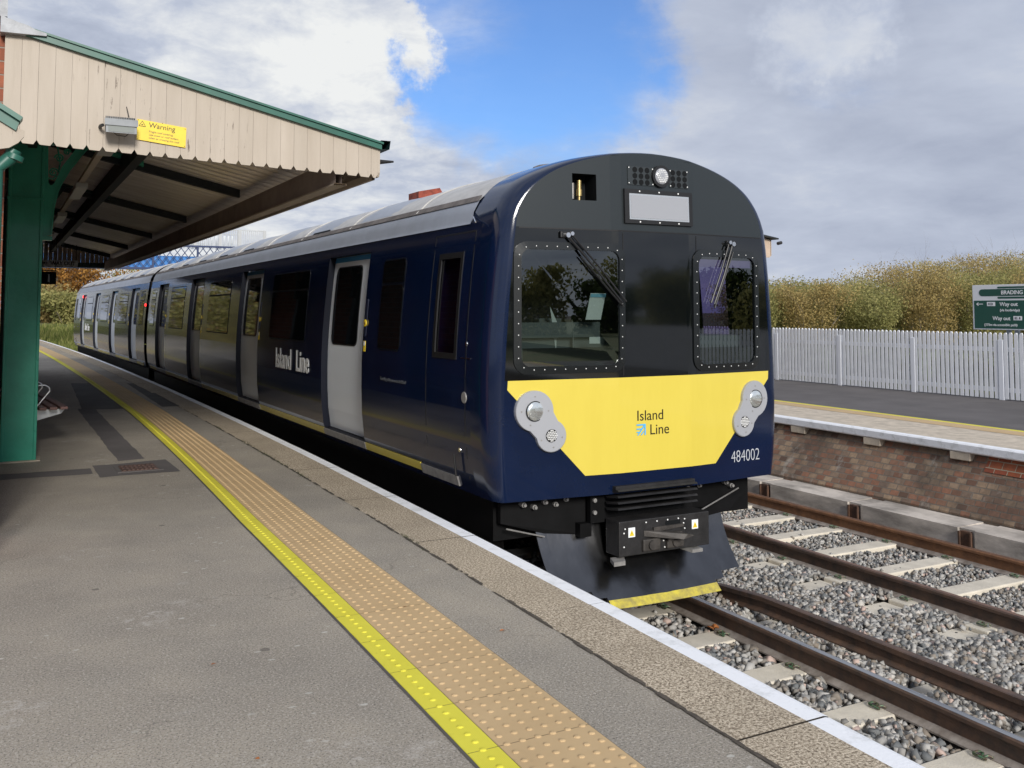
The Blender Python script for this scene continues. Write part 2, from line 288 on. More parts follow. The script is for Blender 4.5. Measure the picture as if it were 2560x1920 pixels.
# painted timber boards with cracks
q = NT('cream_boards', 0.6, spec=0.35)
v = q.xyz(7, 7, 0.9); c = q.ramp(q.noise(1.3, 5, 0.6, v), [(0.3, (0.41, 0.35, 0.285)), (0.7, (0.49, 0.425, 0.355))])
sx = q.n('ShaderNodeSeparateXYZ'); q.l(q.tc.outputs['Object'], sx.inputs[0]); fl_ = q.math('FLOOR', q.math('DIVIDE', q.math('ADD', q.math('ADD', sx.outputs['X'], sx.outputs['Y']), 4.47-7.3), 0.1045)); wn_ = q.n('ShaderNodeTexWhiteNoise', noise_dimensions='1D'); q.l(fl_, wn_.inputs['W'])
c = q.mix(q.mapr(wn_.outputs['Value'], 0, 1, 0, 0.22), c, (0.42, 0.37, 0.31)); st_ = q.noise(3.0, 5, 0.7, q.xyz(5, 5, .4, (1, 1, 1))); c = q.mix(q.mapr(st_, 0.55, 0.75, 0, 0.35), c, (0.33, 0.28, 0.22))
cr_ = q.math('MULTIPLY', q.mapr(q.noise(5.5, 7, 0.75, v), 0.60, 0.64), q.mapr(q.noise(1.1, 2, 0.5, q.xyz(1, 1, 1, (2.2, 0, .3))), 0.47, 0.55))
c = q.mix(cr_, c, (0.13, 0.10, 0.08)); q.col(c); q.bump(q.noise(5.5, 7, 0.75, v), 0.15, 0.01)
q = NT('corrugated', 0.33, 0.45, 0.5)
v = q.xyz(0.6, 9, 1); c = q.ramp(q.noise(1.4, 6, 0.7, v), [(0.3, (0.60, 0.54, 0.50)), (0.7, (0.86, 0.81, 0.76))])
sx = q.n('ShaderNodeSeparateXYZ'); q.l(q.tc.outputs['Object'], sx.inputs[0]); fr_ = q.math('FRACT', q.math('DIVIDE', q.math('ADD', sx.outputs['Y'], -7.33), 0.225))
c = q.mix(q.math('MULTIPLY', q.mapr(q.math('ABSOLUTE', q.math('SUBTRACT', fr_, 0.53)), 0.22, 0.10), q.mapr(q.noise(1.2, 4), 0.3, 0.6, 0.65, 0.95)), c, (0.20, 0.165, 0.14)); q.col(c)  # dark valley stripes: shade between the ribs painted into the sheet colour
# ballast stones / leaves: colour by vertex attribute
def attr_mat(name, stops, rough=0.85, trans=0.0):
    q = NT(name, rough, spec=0.3); a = q.n('ShaderNodeAttribute', attribute_name='rnd'); c = q.ramp(a.outputs['Fac'], stops)
    q.l(c, q.b.inputs['Base Color'])
    if trans:
        tr = q.n('ShaderNodeBsdfTranslucent'); q.l(c, tr.inputs['Color']); ms = q.n('ShaderNodeMixShader'); ms.inputs[0].default_value = trans
        o = q.t.nodes['Material Output']; q.l(q.b.outputs[0], ms.inputs[1]); q.l(tr.outputs[0], ms.inputs[2]); q.l(ms.outputs[0], o.inputs['Surface'])
    return q
attr_mat('ballast', [(0, (0.09, 0.095, 0.10)), (0.25, (0.18, 0.185, 0.185)), (0.38, (0.25, 0.21, 0.17)), (0.5, (0.31, 0.30, 0.285)), (0.75, (0.45, 0.435, 0.41)), (0.92, (0.58, 0.53, 0.48)), (1, (0.44, 0.28, 0.23))])
attr_mat('leaf_olive', [(0, (0.13, 0.135, 0.05)), (0.4, (0.27, 0.265, 0.095)), (0.75, (0.42, 0.385, 0.15)), (1, (0.54, 0.46, 0.20))], trans=0.4)
attr_mat('leaf_ochre', [(0, (0.17, 0.135, 0.06)), (0.4, (0.36, 0.28, 0.115)), (0.75, (0.52, 0.39, 0.155)), (1, (0.62, 0.47, 0.21))], trans=0.4)
attr_mat('leaf_pale', [(0, (0.17, 0.165, 0.06)), (0.4, (0.36, 0.34, 0.13)), (0.75, (0.55, 0.48, 0.21)), (1, (0.68, 0.56, 0.28))], trans=0.4)
attr_mat('leaf_dark', [(0, (0.03, 0.03, 0.012)), (0.5, (0.075, 0.07, 0.03)), (1, (0.15, 0.14, 0.05))], trans=0.2)
attr_mat('leaf_orange', [(0, (0.12, 0.05, 0.012)), (0.5, (0.34, 0.16, 0.035)), (1, (0.50, 0.27, 0.07))], trans=0.3)
attr_mat('leaf_green', [(0, (0.03, 0.045, 0.012)), (0.5, (0.07, 0.10, 0.025)), (1, (0.14, 0.17, 0.04))], trans=0.3)
attr_mat('grass_blades', [(0, (0.07, 0.10, 0.02)), (0.6, (0.18, 0.20, 0.05)), (1, (0.34, 0.32, 0.12))], trans=0.2)
def glass(name, tint, f0=0.04):
    m = bpy.data.materials.new(name); m.use_nodes = True; t = m.node_tree; t.nodes.clear()
    o = t.nodes.new('ShaderNodeOutputMaterial'); tr = t.nodes.new('ShaderNodeBsdfTransparent'); tr.inputs[0].default_value = (*tint, 1)
    gl = t.nodes.new('ShaderNodeBsdfGlossy'); gl.inputs['Roughness'].default_value = 0.0; gl.inputs[0].default_value = (0.9, 0.95, 0.95, 1)
    lw = t.nodes.new('ShaderNodeLayerWeight'); lw.inputs[0].default_value = 0.5
    pw = t.nodes.new('ShaderNodeMath'); pw.operation = 'POWER'; pw.inputs[1].default_value = 5.0; t.links.new(lw.outputs['Facing'], pw.inputs[0])
    mr = t.nodes.new('ShaderNodeMapRange'); mr.inputs[3].default_value = f0; mr.inputs[4].default_value = 1.0; t.links.new(pw.outputs[0], mr.inputs[0])
    ms = t.nodes.new('ShaderNodeMixShader')
    t.links.new(mr.outputs[0], ms.inputs[0]); t.links.new(tr.outputs[0], ms.inputs[1]); t.links.new(gl.outputs[0], ms.inputs[2]); t.links.new(ms.outputs[0], o.inputs[0])
    MATS[name] = m
glass('windscreen_glass', (0.42, 0.48, 0.46), 0.13); glass('side_glass', (0.34, 0.25, 0.52), 0.05)
M = MATS

# ------------------------------------------------------------------ mesh helpers
class MB:
    def __init__(s): s.v = []; s.f = []
    def add(s, vs, fs):
        o = len(s.v); s.v += [tuple(p) for p in vs]; s.f += [tuple(o+i for i in f) for f in fs]; return s
    def box(s, a, b, bev=0.0):
        x0, y0, z0 = a; x1, y1, z1 = b
        x0, x1 = sorted((x0, x1)); y0, y1 = sorted((y0, y1)); z0, z1 = sorted((z0, z1))
        if bev <= 0:
            return s.add([(x0,y0,z0),(x1,y0,z0),(x1,y1,z0),(x0,y1,z0),(x0,y0,z1),(x1,y0,z1),(x1,y1,z1),(x0,y1,z1)],
                         [(0,3,2,1),(4,5,6,7),(0,1,5,4),(1,2,6,5),(2,3,7,6),(3,0,4,7)])
        bm = bmesh.new(); bmesh.ops.create_cube(bm, size=1)
        for v in bm.verts: v.co = Vector(((x0+x1)/2+v.co.x*(x1-x0), (y0+y1)/2+v.co.y*(y1-y0), (z0+z1)/2+v.co.z*(z1-z0)))
        bmesh.ops.bevel(bm, geom=bm.edges[:], offset=bev, segments=2, affect='EDGES', profile=0.5)
        return s.bm(bm)
    def bm(s, bm):
        bm.verts.index_update(); s.add([v.co[:] for v in bm.verts], [[v.index for v in f.verts] for f in bm.faces]); bm.free(); return s
    def prism(s, pts, off):      # closed polygon (3d points) extruded by vector off
        n = len(pts); a = [Vector(p) for p in pts]; b = [p+Vector(off) for p in a]
        nn = Vector((0, 0, 0))
        for i in range(n): nn += a[i].cross(a[(i+1) % n])
        if nn.dot(Vector(off)) > 0: a, b = b, a
        return s.add(a+b, [tuple(range(n)), tuple(reversed(range(n, 2*n)))]+[(i, i+n, (i+1) % n+n, (i+1) % n) for i in range(n)])
    def tube(s, pts, r, n=8, cap=True):
        P = [Vector(p) for p in pts]; rs = r if isinstance(r, (list, tuple)) else [r]*len(P); rings = []; up = None
        for i, p in enumerate(P):
            d = (P[min(i+1, len(P)-1)]-P[max(i-1, 0)]).normalized()
            if up is None: up = d.orthogonal().normalized()
            up = (up-d*up.dot(d)); up = up.normalized() if up.length > 1e-6 else d.orthogonal().normalized()
            w = d.cross(up); rings.append([p+rs[i]*(math.cos(2*math.pi*k/n)*up+math.sin(2*math.pi*k/n)*w) for k in range(n)])
        vs = [q for r_ in rings for q in r_]; fs = []
        for i in range(len(P)-1):
            for k in range(n): fs.append((i*n+k, i*n+(k+1) % n, (i+1)*n+(k+1) % n, (i+1)*n+k))
        if cap: fs += [tuple(reversed(range(n))), tuple((len(P)-1)*n+k for k in range(n))]
        return s.add(vs, fs)
    def strip(s, rows, close=False):   # grid of rows of points
        n = len(rows[0]); vs = [p for r_ in rows for p in r_]; fs = []
        for i in range(len(rows)-1):
            for k in range(n-1+(1 if close else 0)): fs.append((i*n+k, i*n+(k+1) % n, (i+1)*n+(k+1) % n, (i+1)*n+k))
        return s.add(vs, fs)
    def disc(s, c, ax, r, depth, n=20, r2=None):     # short cylinder centred at c, pointing along ax
        c = Vector(c); a = Vector(ax).normalized(); return s.tube([c, c+a*depth], [r, r if r2 is None else r2], n)
    def dome(s, c, ax, r, h, n=16, m=5):
        c = Vector(c); a = Vector(ax).normalized(); P = []; rr = []
        for i in range(m+1):
            t = math.pi/2*i/m; P.append(c+a*h*math.sin(t)); rr.append(max(r*math.cos(t), 1e-4))
        return s.tube(P, rr, n)
    def build(s, name, m, parent=None, smooth=False, label=None):
        me = bpy.data.meshes.new(name); me.from_pydata(s.v, [], s.f); me.update()
        me.materials.append(M[m] if isinstance(m, str) else m)
        if smooth:
            me.polygons.foreach_set('use_smooth', [True]*len(me.polygons))
            try: me.set_sharp_from_angle(angle=R(35))
            except Exception: pass
        o = bpy.data.objects.new(name, me); COL.objects.link(o)
        if parent: setp(o, parent)
        if label: o['label'] = label
        return o
def setp(o, parent):
    o.parent = parent
    root = parent
    loc = Vector((0, 0, 0))
    while root: loc += root.location; root = root.parent
    if parent.type == 'EMPTY': o.matrix_parent_inverse = Matrix.Translation(-loc)
    else: o.matrix_parent_inverse = Matrix.Identity(4)
def tag(o, label=None, cat=None, group=None, kind=None):
    if label: o['label'] = label
    if cat: o['category'] = cat
    if group: o['group'] = group
    if kind: o['kind'] = kind
    return o
def thing(name, loc, label, cat, group=None):
    o = bpy.data.objects.new(name, None); COL.objects.link(o); o.location = loc; o.empty_display_size = 0.2
    return tag(o, label, cat, group)
def copy_tree(o, parent=None):
    c = o.copy(); COL.objects.link(c)
    if parent: c.parent = parent
    for ch in list(o.children): copy_tree(ch, c)
    return c
FONT = None
def text(name, body, size, m, frame, parent=None, sx=1.0, align='CENTER', depth=0.0015, weight=0.0):
    """frame = (origin, right, up) : flat lettering lying in that plane, origin = anchor on the baseline"""
    cu = bpy.data.curves.new('t', 'FONT'); cu.body = body; cu.size = size; cu.align_x = align; cu.extrude = depth; cu.offset = weight
    o = bpy.data.objects.new('t', cu); COL.objects.link(o); dg = bpy.context.evaluated_depsgraph_get()
    me = bpy.data.meshes.new_from_object(o.evaluated_get(dg)); bpy.data.objects.remove(o); bpy.data.curves.remove(cu)
    p, r_, u = [Vector(a) for a in frame]; r_.normalize(); u.normalize(); n = r_.cross(u)
    mt = Matrix(((r_.x*sx, u.x, n.x, p.x), (r_.y*sx, u.y, n.y, p.y), (r_.z*sx, u.z, n.z, p.z), (0, 0, 0, 1)))
    me.transform(mt); me.materials.clear(); me.materials.append(M[m]); me.name = name
    ob = bpy.data.objects.new(name, me); COL.objects.link(ob)
    if parent: setp(ob, parent)
    return ob
def np_mesh(name, V, F, m, rnd=None, kind=None):
    me = bpy.data.meshes.new(name); V = np.asarray(V, np.float32); F = np.asarray(F, np.int32); k = F.shape[1]
    me.vertices.add(len(V)); me.vertices.foreach_set('co', V.ravel()); me.loops.add(F.size); me.loops.foreach_set('vertex_index', F.ravel())
    me.polygons.add(len(F)); me.polygons.foreach_set('loop_start', np.arange(0, F.size, k, dtype=np.int32)); me.update(calc_edges=True)
    if rnd is not None:
        a = me.attributes.new('rnd', 'FLOAT', 'POINT'); a.data.foreach_set('value', np.asarray(rnd, np.float32))
    me.materials.append(M[m]); o = bpy.data.objects.new(name, me); COL.objects.link(o)
    if kind: o['kind'] = kind
    return o

# ------------------------------------------------------------------ layout (z = 0 is the platform surface, rail head at -0.88)
RZ = -0.88
def C(y):                       # centre line of the near track
    if y < 14: return 0.02-0.0017*(y-14)**2 if y >= -6 else C(-6)+(y+6)*0.068
    if y < 60: return 0.02-0.0006*(y-14)**2
    return C(59.999)-(y-60)*0.0552-0.0012*(y-60)**2
def E1(y): return C(y)-1.52     # near platform edge
def E2(y): return C(y)+5.12+0.035*min(max(y-6.4, -8), 12)   # far platform edge
YS = [y*0.5 for y in range(-30, 60)]+[30+y*2.0 for y in range(0, 46)]
def ribbon(f0, f1, z, y0, y1, step=0.5, z1=None):
    ys = []; y = y0
    while y < y1: ys.append(y); y += step
    ys.append(y1); rows = []
    for y in ys: rows.append([(f0(y), y, z), (f1(y), y, z if z1 is None else z1)])
    return MB().strip([[r_[1], r_[0]] for r_ in rows])

# ground
g = MB().strip([[(x_, y_, -1.12) for x_ in (-400, -60, -9, 4.6, 60, 600)] for y_ in (-400, -60, 0, 60, 200, 900)]).build('ground', 'soil'); tag(g, kind='structure')
g = MB(); rows = []
for x_, z_ in ((4.5, -1.1), (8.0, -0.3), (10.2, -0.03), (14, -0.02), (22, 0.05), (60, 0.3), (500, 0.5)):
    rows.append([(x_ if x_ > 9 else x_+3, y_, z_) for y_ in (-120, -60, -20, 0, 10, 20, 40, 48, 80, 300)])
g.strip(rows); tag(g.build('field', 'grass'), kind='structure')
g = MB(); rows = []
for y_, z_ in ((60, -1.1), (66, -0.6), (72, 0.1), (90, 0.6), (300, 1.5)):
    rows.append([(x_, y_ + (x_*0.15), z_) for x_ in (-60, -20, -8, -3, 2, 8, 20)])
g.strip(rows); tag(g.build('grass_bank', 'grass'), kind='structure')
tag(ribbon(lambda y: C(y)-1.7, lambda y: C(y)+4.75, -1.085, -15, 110, 1).build('track_bed', 'grit'), kind='structure')

# near platform body
ys = [y for y in np.arange(-14, 62.01, 0.5)]
pm = MB(); rows = []
for y in ys: rows.append([(-16, y, 0.0), (E1(y)-0.44, y, 0.0)])
pm.strip([[r_[1], r_[0]] for r_ in rows]); tag(pm.build('platform', 'asphalt'), kind='structure')
pm = MB()
pm.strip([[(E1(y)-0.06, y, -0.12), (E1(y)-0.06, y, -1.12)] for y in ys]); tag(pm.build('platform_wall', 'platform_brick'), kind='structure')
# coping slabs with a painted nose
yy = -2.0; cs = MB(); cw = MB(); jd = MB(); i = 0
joints = []
while yy < 60:
    L_ = 1.58 + random.uniform(-0.06, 0.06)
    y0 = yy+0.004; y1 = yy+L_-0.004; n = 3; z = random.uniform(0.0, 0.003)
    top = [[(E1(y)-0.455-random.uniform(0, .004), y, z), (E1(y)-0.115, y, z)] for y in np.linspace(y0, y1, n)]
    cs.strip([[b, a] for a, b in top])
    sec = lambda y: [(E1(y)-0.115, y, z), (E1(y)-0.03, y, z), (E1(y)-0.008, y, z-0.006), (E1(y), y, z-0.03), (E1(y), y, -0.10), (E1(y)-0.02, y, -0.12), (E1(y)-0.3, y, -0.12)]
    cw.strip([list(reversed(sec(y))) for y in np.linspace(y0, y1, n)])
    for a in (0.0, 1.0): pass
    yy += L_
tag(cs.build('coping_stones', 'coping_stone'), kind='structure'); tag(cw.build('platform_edge', 'white_edge_paint'), kind='structure')
jd = ribbon(lambda y: E1(y)-0.47, lambda y: E1(y)-0.02, -0.004, -2, 60); tag(jd.build('joint_dirt', 'joint_dirt'), kind='structure')
jm = MB()
for k in range(420):
    y = 2+random.random()**1.3*26; w = random.uniform(.004, .013); x0 = E1(y)-0.457+random.uniform(-.004, .004); l_ = random.uniform(.02, .09)
    jm.add([(x0-w, y-l_, 0.0045), (x0+w*.6, y-l_*.6, 0.005), (x0+w, y+l_*.5, 0.0045), (x0-w*.7, y+l_, 0.005)], [(0, 1, 2, 3)])
tag(jm.build('kerb_joint', 'joint_dirt'), kind='structure')
gm = MB()
for cy_m in (9.9, 10.2, 9.35, 11.0, 8.7, 5.85, 12.6):
    for k in range(26):
        y = cy_m+random.gauss(0, .16); x0 = E1(y)-0.457+random.gauss(0, .012); a = random.uniform(0, 6.3); l_ = random.uniform(.012, .035)
        gm.add([(x0, y, 0.002), (x0+.006, y+.006, 0.002), (x0+l_*math.cos(a), y+l_*math.sin(a), random.uniform(.008, .028))], [(0, 1, 2)])
tag(gm.build('moss_tufts', 'moss'), kind='stuff')

# tactile strips with real blisters
OY0, OY1, OB = -1.325, -1.21, -0.845
E1s = lambda y: E1(y) + (0.10*min(max((y-7)/8, 0), 1))
def tac(f0, f1, m, name):
    b = MB(); y = -1.0
    while y < 58:
        n = 2; l_ = 0.40
        b.strip([[(f1(a), a, 0.005), (f0(a), a, 0.005)] for a in (y+.0015, y+l_-.0015)]); y += l_
    b.strip([[(f0(a)-.002, a, -.002), (f0(a), a, .005)] for a in np.arange(-1, 58, .5)])
    tag(b.build(name, m), kind='structure')
tac(lambda y: E1s(y)+OY1+.004, lambda y: E1s(y)+OB, 'tactile_buff', 'tactile_paving'); tac(lambda y: E1s(y)+OY0, lambda y: E1s(y)+OY1, 'tactile_yellow', 'yellow_line')
tag(ribbon(lambda y: E1s(y)+OY0-.014, lambda y: E1s(y)+OY0+.02, 0.0022, -1, 58, .5).build('line_edge_seal', 'asphalt_patch'), kind='structure')
tag(ribbon(lambda y: E1s(y)+OY1-.01, lambda y: E1s(y)+OB+.004, 0.003, -1, 58, .5).build('tile_joint', 'joint_dirt'), kind='structure')
def blisters(cols, y0, y1, m, name, pitch=0.0667):
    pts = []
    y = y0
    r_i = 0
    while y < y1:
        for c_ in cols: pts.append((E1s(y)+c_, y+(pitch/2 if r_i % 2 else 0)*0))
        y += pitch; r_i += 1
    P = np.array(pts); n = 8; rings = [(0.0135, 0.0), (0.0115, 0.0034), (0.007, 0.0050)]
    base = []
    for rr, zz in rings:
        for k in range(n): base.append((rr*math.cos(2*math.pi*k/n), rr*math.sin(2*math.pi*k/n), 0.0045+zz))
    base.append((0, 0, 0.0100)); base = np.array(base); nb = len(base)
    V = (base[None]+np.concatenate([P, np.zeros((len(P), 1))], 1)[:, None]).reshape(-1, 3); f = []
    for a in range(2):
        for k in range(n): f.append((a*n+k, a*n+(k+1) % n, (a+1)*n+(k+1) % n)); f.append((a*n+k, (a+1)*n+(k+1) % n, (a+1)*n+k))
    for k in range(n): f.append((2*n+k, 2*n+(k+1) % n, 3*n))
    F = (np.array(f)[None]+(np.arange(len(P))*nb)[:, None, None]).reshape(-1, 3)
    o = np_mesh(name, V, F, m, kind='structure'); o.data.polygons.foreach_set('use_smooth', [True]*len(F))
w_ = OB-OY1
blisters([OY1+.004+w_*(k+.5)/6 for k in range(6)], 1.6, 24, 'tactile_buff', 'tactile_blisters')
blisters([(OY0+OY1)/2], 1.6, 24, 'tactile_yellow', 'yellow_blisters')

# asphalt patches, trench reinstatement, drain cover
def patch(pts, name, m, z=0.0018): 
    b = MB(); n = len(pts); P = []
    for i in range(n):
        a = Vector(pts[i]); c_ = Vector(pts[(i+1) % n]); k = max(1, int((c_-a).length/0.15))
        for j in range(k):
            p = a.lerp(c_, j/k); P.append((p.x+random.uniform(-.008, .008), p.y+random.uniform(-.02, .02), z))
    b.add(P, [tuple(range(len(P)))]); bm = bmesh.new(); me = bpy.data.meshes.new('x'); me.from_pydata(b.v, [], b.f); bm.from_mesh(me); bmesh.ops.triangulate(bm, faces=bm.faces[:])
    bmesh.ops.recalc_face_normals(bm, faces=bm.faces[:])
    o = MB().bm(bm)
    tag(o.build(name, m), kind='structure')
patch([(-3.30, 15.9), (-2.62, 15.75), (-2.62, 21.5), (-3.1, 21.8)], 'asphalt_patch', 'asphalt_patch')
patch([(-2.18, 15.82), (-1.92, 15.82), (-1.92, 21.1), (-2.1, 21.2)], 'asphalt_patch', 'asphalt_patch')
patch([(-3.37, 10.35), (-3.12, 10.4), (-3.12, 15.88), (-3.36, 16.1)], 'asphalt_trench', 'asphalt_dark')
patch([(-9.4, 9.74), (-3.66, 9.67), (-3.64, 10.0), (-9.4, 10.12)], 'asphalt_trench', 'asphalt_dark')
patch([(-3.62, 9.42), (-2.93, 9.42), (-2.95, 10.22), (-3.62, 10.14)], 'asphalt_patch', 'asphalt_dark', 0.0025)
dr = thing('drain_cover', (-3.25, 9.8, 0), 'rusty cast iron drain cover set in a grey asphalt square near the green post', 'drain cover')
MB().box((-3.45, 9.58, 0.002), (-3.05, 10.02, 0.007)).build('cover_frame', 'asphalt_dark', dr)
b = MB().box((-3.41, 9.62, 0.0025), (-3.09, 9.98, 0.010))
for k in range(8):
    for j in range(3): b.box((-3.395+k*.038, 9.64+j*.115, .009), (-3.395+k*.038+.018, 9.64+j*.115+.09, .0155))
b.build('cover_plate', 'drain_iron', dr)

# ------------------------------------------------------------------ far platform
b = MB().strip([[(11.2, y, 0.0), (E2(y)+1.42, y, 0.0)] for y in ys]); tag(b.build('far_platform', 'asphalt_dark'), kind='structure')
b = MB().strip([[(E2(y)+1.43, y, 0.003), (E2(y)+0.10, y, 0.003)] for y in ys]); tag(b.build('far_coping', 'concrete'), kind='structure')
b = MB().strip([[(E2(y)+1.60, y, 0.006), (E2(y)+1.50, y, 0.006)] for y in ys]); tag(b.build('far_yellow_line', 'tactile_yellow'), kind='structure')
b = MB().strip([[(E2(y)+1.50, y, 0.006), (E2(y)+1.16, y, 0.006)] for y in ys]); tag(b.build('far_tactile_paving', 'tactile_buff'), kind='structure')
b = MB().strip([[(E2(y)+.11, y, 0.005), (E2(y)+.02, y, 0.003), (E2(y), y, -.012), (E2(y)+random.uniform(-.003, .003), y, -.085), (E2(y)+.02, y, -.10), (E2(y)+.25, y, -.10)] for y in ys]); tag(b.build('far_platform_edge', 'white_edge_paint', smooth=True), kind='structure')
wf = lambda y: E2(y)+0.13
xw = lambda y, z: wf(y)+(C(y)+4.84-wf(y))*min(1, max(0, (-.095-z)/.62))   # battered brick face
b = MB().strip([[(xw(y, z), y, z) for z in (-.095, -.3, -.5, -.715, -1.12)] for y in ys]); tag(b.build('far_platform_wall', 'platform_brick'), kind='structure')
b = MB().strip([[(xw(y, z)-.012, y, z) for z in (-.10, -.27)] for y in np.arange(5.0, 6.96, .24)]); tag(b.build('far_wall_repair', 'new_brick'), kind='structure')
for y in [12.6, 11.3, 9.88, 8.55, 7.24, 5.9, 4.5]:
    b = MB().box((wf(y)-.12, y-.13, -.19), (wf(y)+.05, y+.13, -.102), .008); tag(b.build('coping_corbel', 'concrete'), kind='structure')
# concrete cable trough at the foot of the wall
tr = thing('cable_trough', (4.5, 7, RZ-.2), 'long concrete beam with rusty steel brackets at the foot of the brick wall', 'trough')
yb = [3.5, 5.05, 6.62, 8.12, 9.63, 11.2, 12.8, 14.4]
tx = lambda y: C(y)+4.42
for k in range(len(yb)-1):
    a, c_ = yb[k]+.10, yb[k+1]-.10
    MB().prism([(tx(a), a, -1.08), (tx(a), a, -.93), (tx(a), a, -.755), (C(a)+4.835, a, -.745), (C(a)+4.835, a, -1.08)], (tx(c_)-tx(a), c_-a, 0)).build('beam', 'beam_concrete', tr)
for y in yb[:-1]:
    MB().box((tx(y)-.03, y-.075, -1.08), (tx(y)-.005, y-.055, -.78)).box((tx(y)-.03, y+.055, -1.08), (tx(y)-.005, y+.075, -.78)).box((tx(y)-.012, y-.055, -1.08), (tx(y)+.03, y+.055, -.775)).build('bracket', 'rust', tr)
    MB().box((tx(y)+.035, y-.095, -1.08), (C(y)+4.835, y+.095, -.757)).build('beam_joint', 'beam_concrete', tr)

# picket fence
FX = lambda y: 10.28+(0.006*(y-12))
fe = thing('picket_fence', (10.28, 12, 0), 'white picket fence along the back of the far platform', 'fence')
yp = 8.62; cnt = 0; far = MB()
def picket(mb, y, z0=0.02, h=1.12):
    x = FX(y); w = .031; hh = h+random.uniform(-.004, .004)
    mb.prism([(x, y-w, z0), (x, y+w, z0), (x, y+w, hh-.035), (x, y+.012, hh), (x, y-.012, hh), (x, y-w, hh-.035)], (.022, 0, 0))
while cnt < 100:
    b = MB(); picket(b, yp); b.build('picket', 'fence_white', fe); yp += .0945; cnt += 1
y = yp
while y < 36: picket(far, y); y += .0945
y = 8.62-.0945
while y > -18: picket(far, y); y -= .0945
o = far.build('picket_run', 'fence_white', fe); o['kind'] = 'stuff'
for z0, z1 in ((.80, .875), (.13, .205)): MB().strip([[(FX(y)+.022, y, z0), (FX(y)+.022, y, z1), (FX(y)+.06, y, z1), (FX(y)+.06, y, z0)] for y in (-18, 36)], close=True).build('fence_rail', 'fence_white', fe)
for k in range(-16, 15):
    y = 10.25+k*1.765
    if -17 < y < 36: MB().box((FX(y)-.005, y-.055+.08, 0), (FX(y)+.09, y+.055+.06, 1.0), .006).build('fence_post', 'pvc_post', fe)

# station sign behind the fence
sg = thing('station_sign', (10.75, 10.4, 0), 'green and white BRADING station sign on grey posts behind the white picket fence', 'sign')
SXx, SY0, SY1, SZ0, SZ1 = 10.55, 9.30, 11.02, 1.16, 1.93      # reads from far end (left in the photo) to near end
MB().box((SXx, SY0, SZ0), (SXx+.03, SY1, SZ1), .004).build('sign_board', 'sign_white', sg)
MB().box((SXx-.004, SY0+.015, SZ0+.02), (SXx-.001, SY1-.03, SZ0+.50)).build('green_panel', 'sign_green', sg)
def capsule(y0, y1, z0, z1, off, m, nm, cut=None):
    r = (z1-z0)/2; P = []
    for k in range(13): a = math.pi/2+math.pi*k/12; P.append((y0+r+r*math.cos(a), (z0+z1)/2+r*math.sin(a)))
    for k in range(13): a = -math.pi/2+math.pi*k/12; P.append((y1-r+r*math.cos(a), (z0+z1)/2+r*math.sin(a)))
    MB().prism([(SXx-off, p[0], p[1]) for p in P], (-.002, 0, 0)).build(nm, m, sg)
mid = 10.27
capsule(mid-.62, mid+.62, 1.735, 1.855, .001, 'sign_green', 'name_bar'); capsule(mid-.27, mid+.27, 1.865, 1.895, .001, 'sign_green', 'name_bar'); capsule(mid-.27, mid+.27, 1.69, 1.722, .001, 'sign_green', 'name_bar')
fr = lambda y, z: ((SXx-.006, y, z), (0, -1, 0), (0, 0, 1))
text('lettering', 'BRADING', .092, 'text_white', fr(mid, 1.763), sg, weight=.0012)
text('lettering', 'Way out', .092, 'text_white', fr(10.50, 1.565), sg, align='LEFT', weight=.0008)
text('lettering', '(via footbridge)', .058, 'text_white', fr(10.50, 1.475), sg, align='LEFT', weight=.0006)
text('lettering', 'Way out', .092, 'text_white', fr(10.64, 1.325), sg, align='LEFT', weight=.0008)
text('lettering', '(175m via accessible path)', .058, 'text_white', fr(10.80, 1.225), sg, align='LEFT', weight=.0006)
b = MB()
for y0, z0 in ((10.78, 1.60), (10.16, 1.36)):
    pass
MB().box((SXx-.006, 10.585, 1.565), (SXx-.0045, 10.74, 1.635)).build('pictogram', 'text_white', sg); MB().box((SXx-.006, 10.10, 1.325), (SXx-.0045, 10.255, 1.395)).build('pictogram', 'text_white', sg)
b = MB()
for yc, zc in ((10.70, 1.60), (10.14, 1.36)):
    for (dy, dz, w, h) in ((0, 0, .018, .035), (-.03 if yc > 10.5 else .05, 0, .006, .045), (-.05 if yc > 10.5 else .07, 0, .006, .045), (-.065 if yc > 10.5 else .085, .0, .01, .03)):
        b.box((SXx-.0085, yc+dy-w/2, zc-h/2), (SXx-.007, yc+dy+w/2, zc+h/2))
b.build('pictogram_symbol', 'text_black', sg)
MB().box((SXx-.006, 10.82, 1.594), (SXx-.0045, 10.93, 1.606)).add([(SXx-.0055, 10.95, 1.60), (SXx-.0055, 10.905, 1.632), (SXx-.0055, 10.90, 1.62), (SXx-.0055, 10.928, 1.60)], [(0, 1, 2, 3)]).add([(SXx-.0055, 10.95, 1.60), (SXx-.0055, 10.928, 1.60), (SXx-.0055, 10.90, 1.58), (SXx-.0055, 10.905, 1.568)], [(0, 1, 2, 3)]).build('arrow', 'text_white', sg)
for y in (10.24, 10.39): MB().box((SXx+.035, y-.03, -.05), (SXx+.10, y+.03, 1.80)).build('sign_post', 'grey_post', sg)

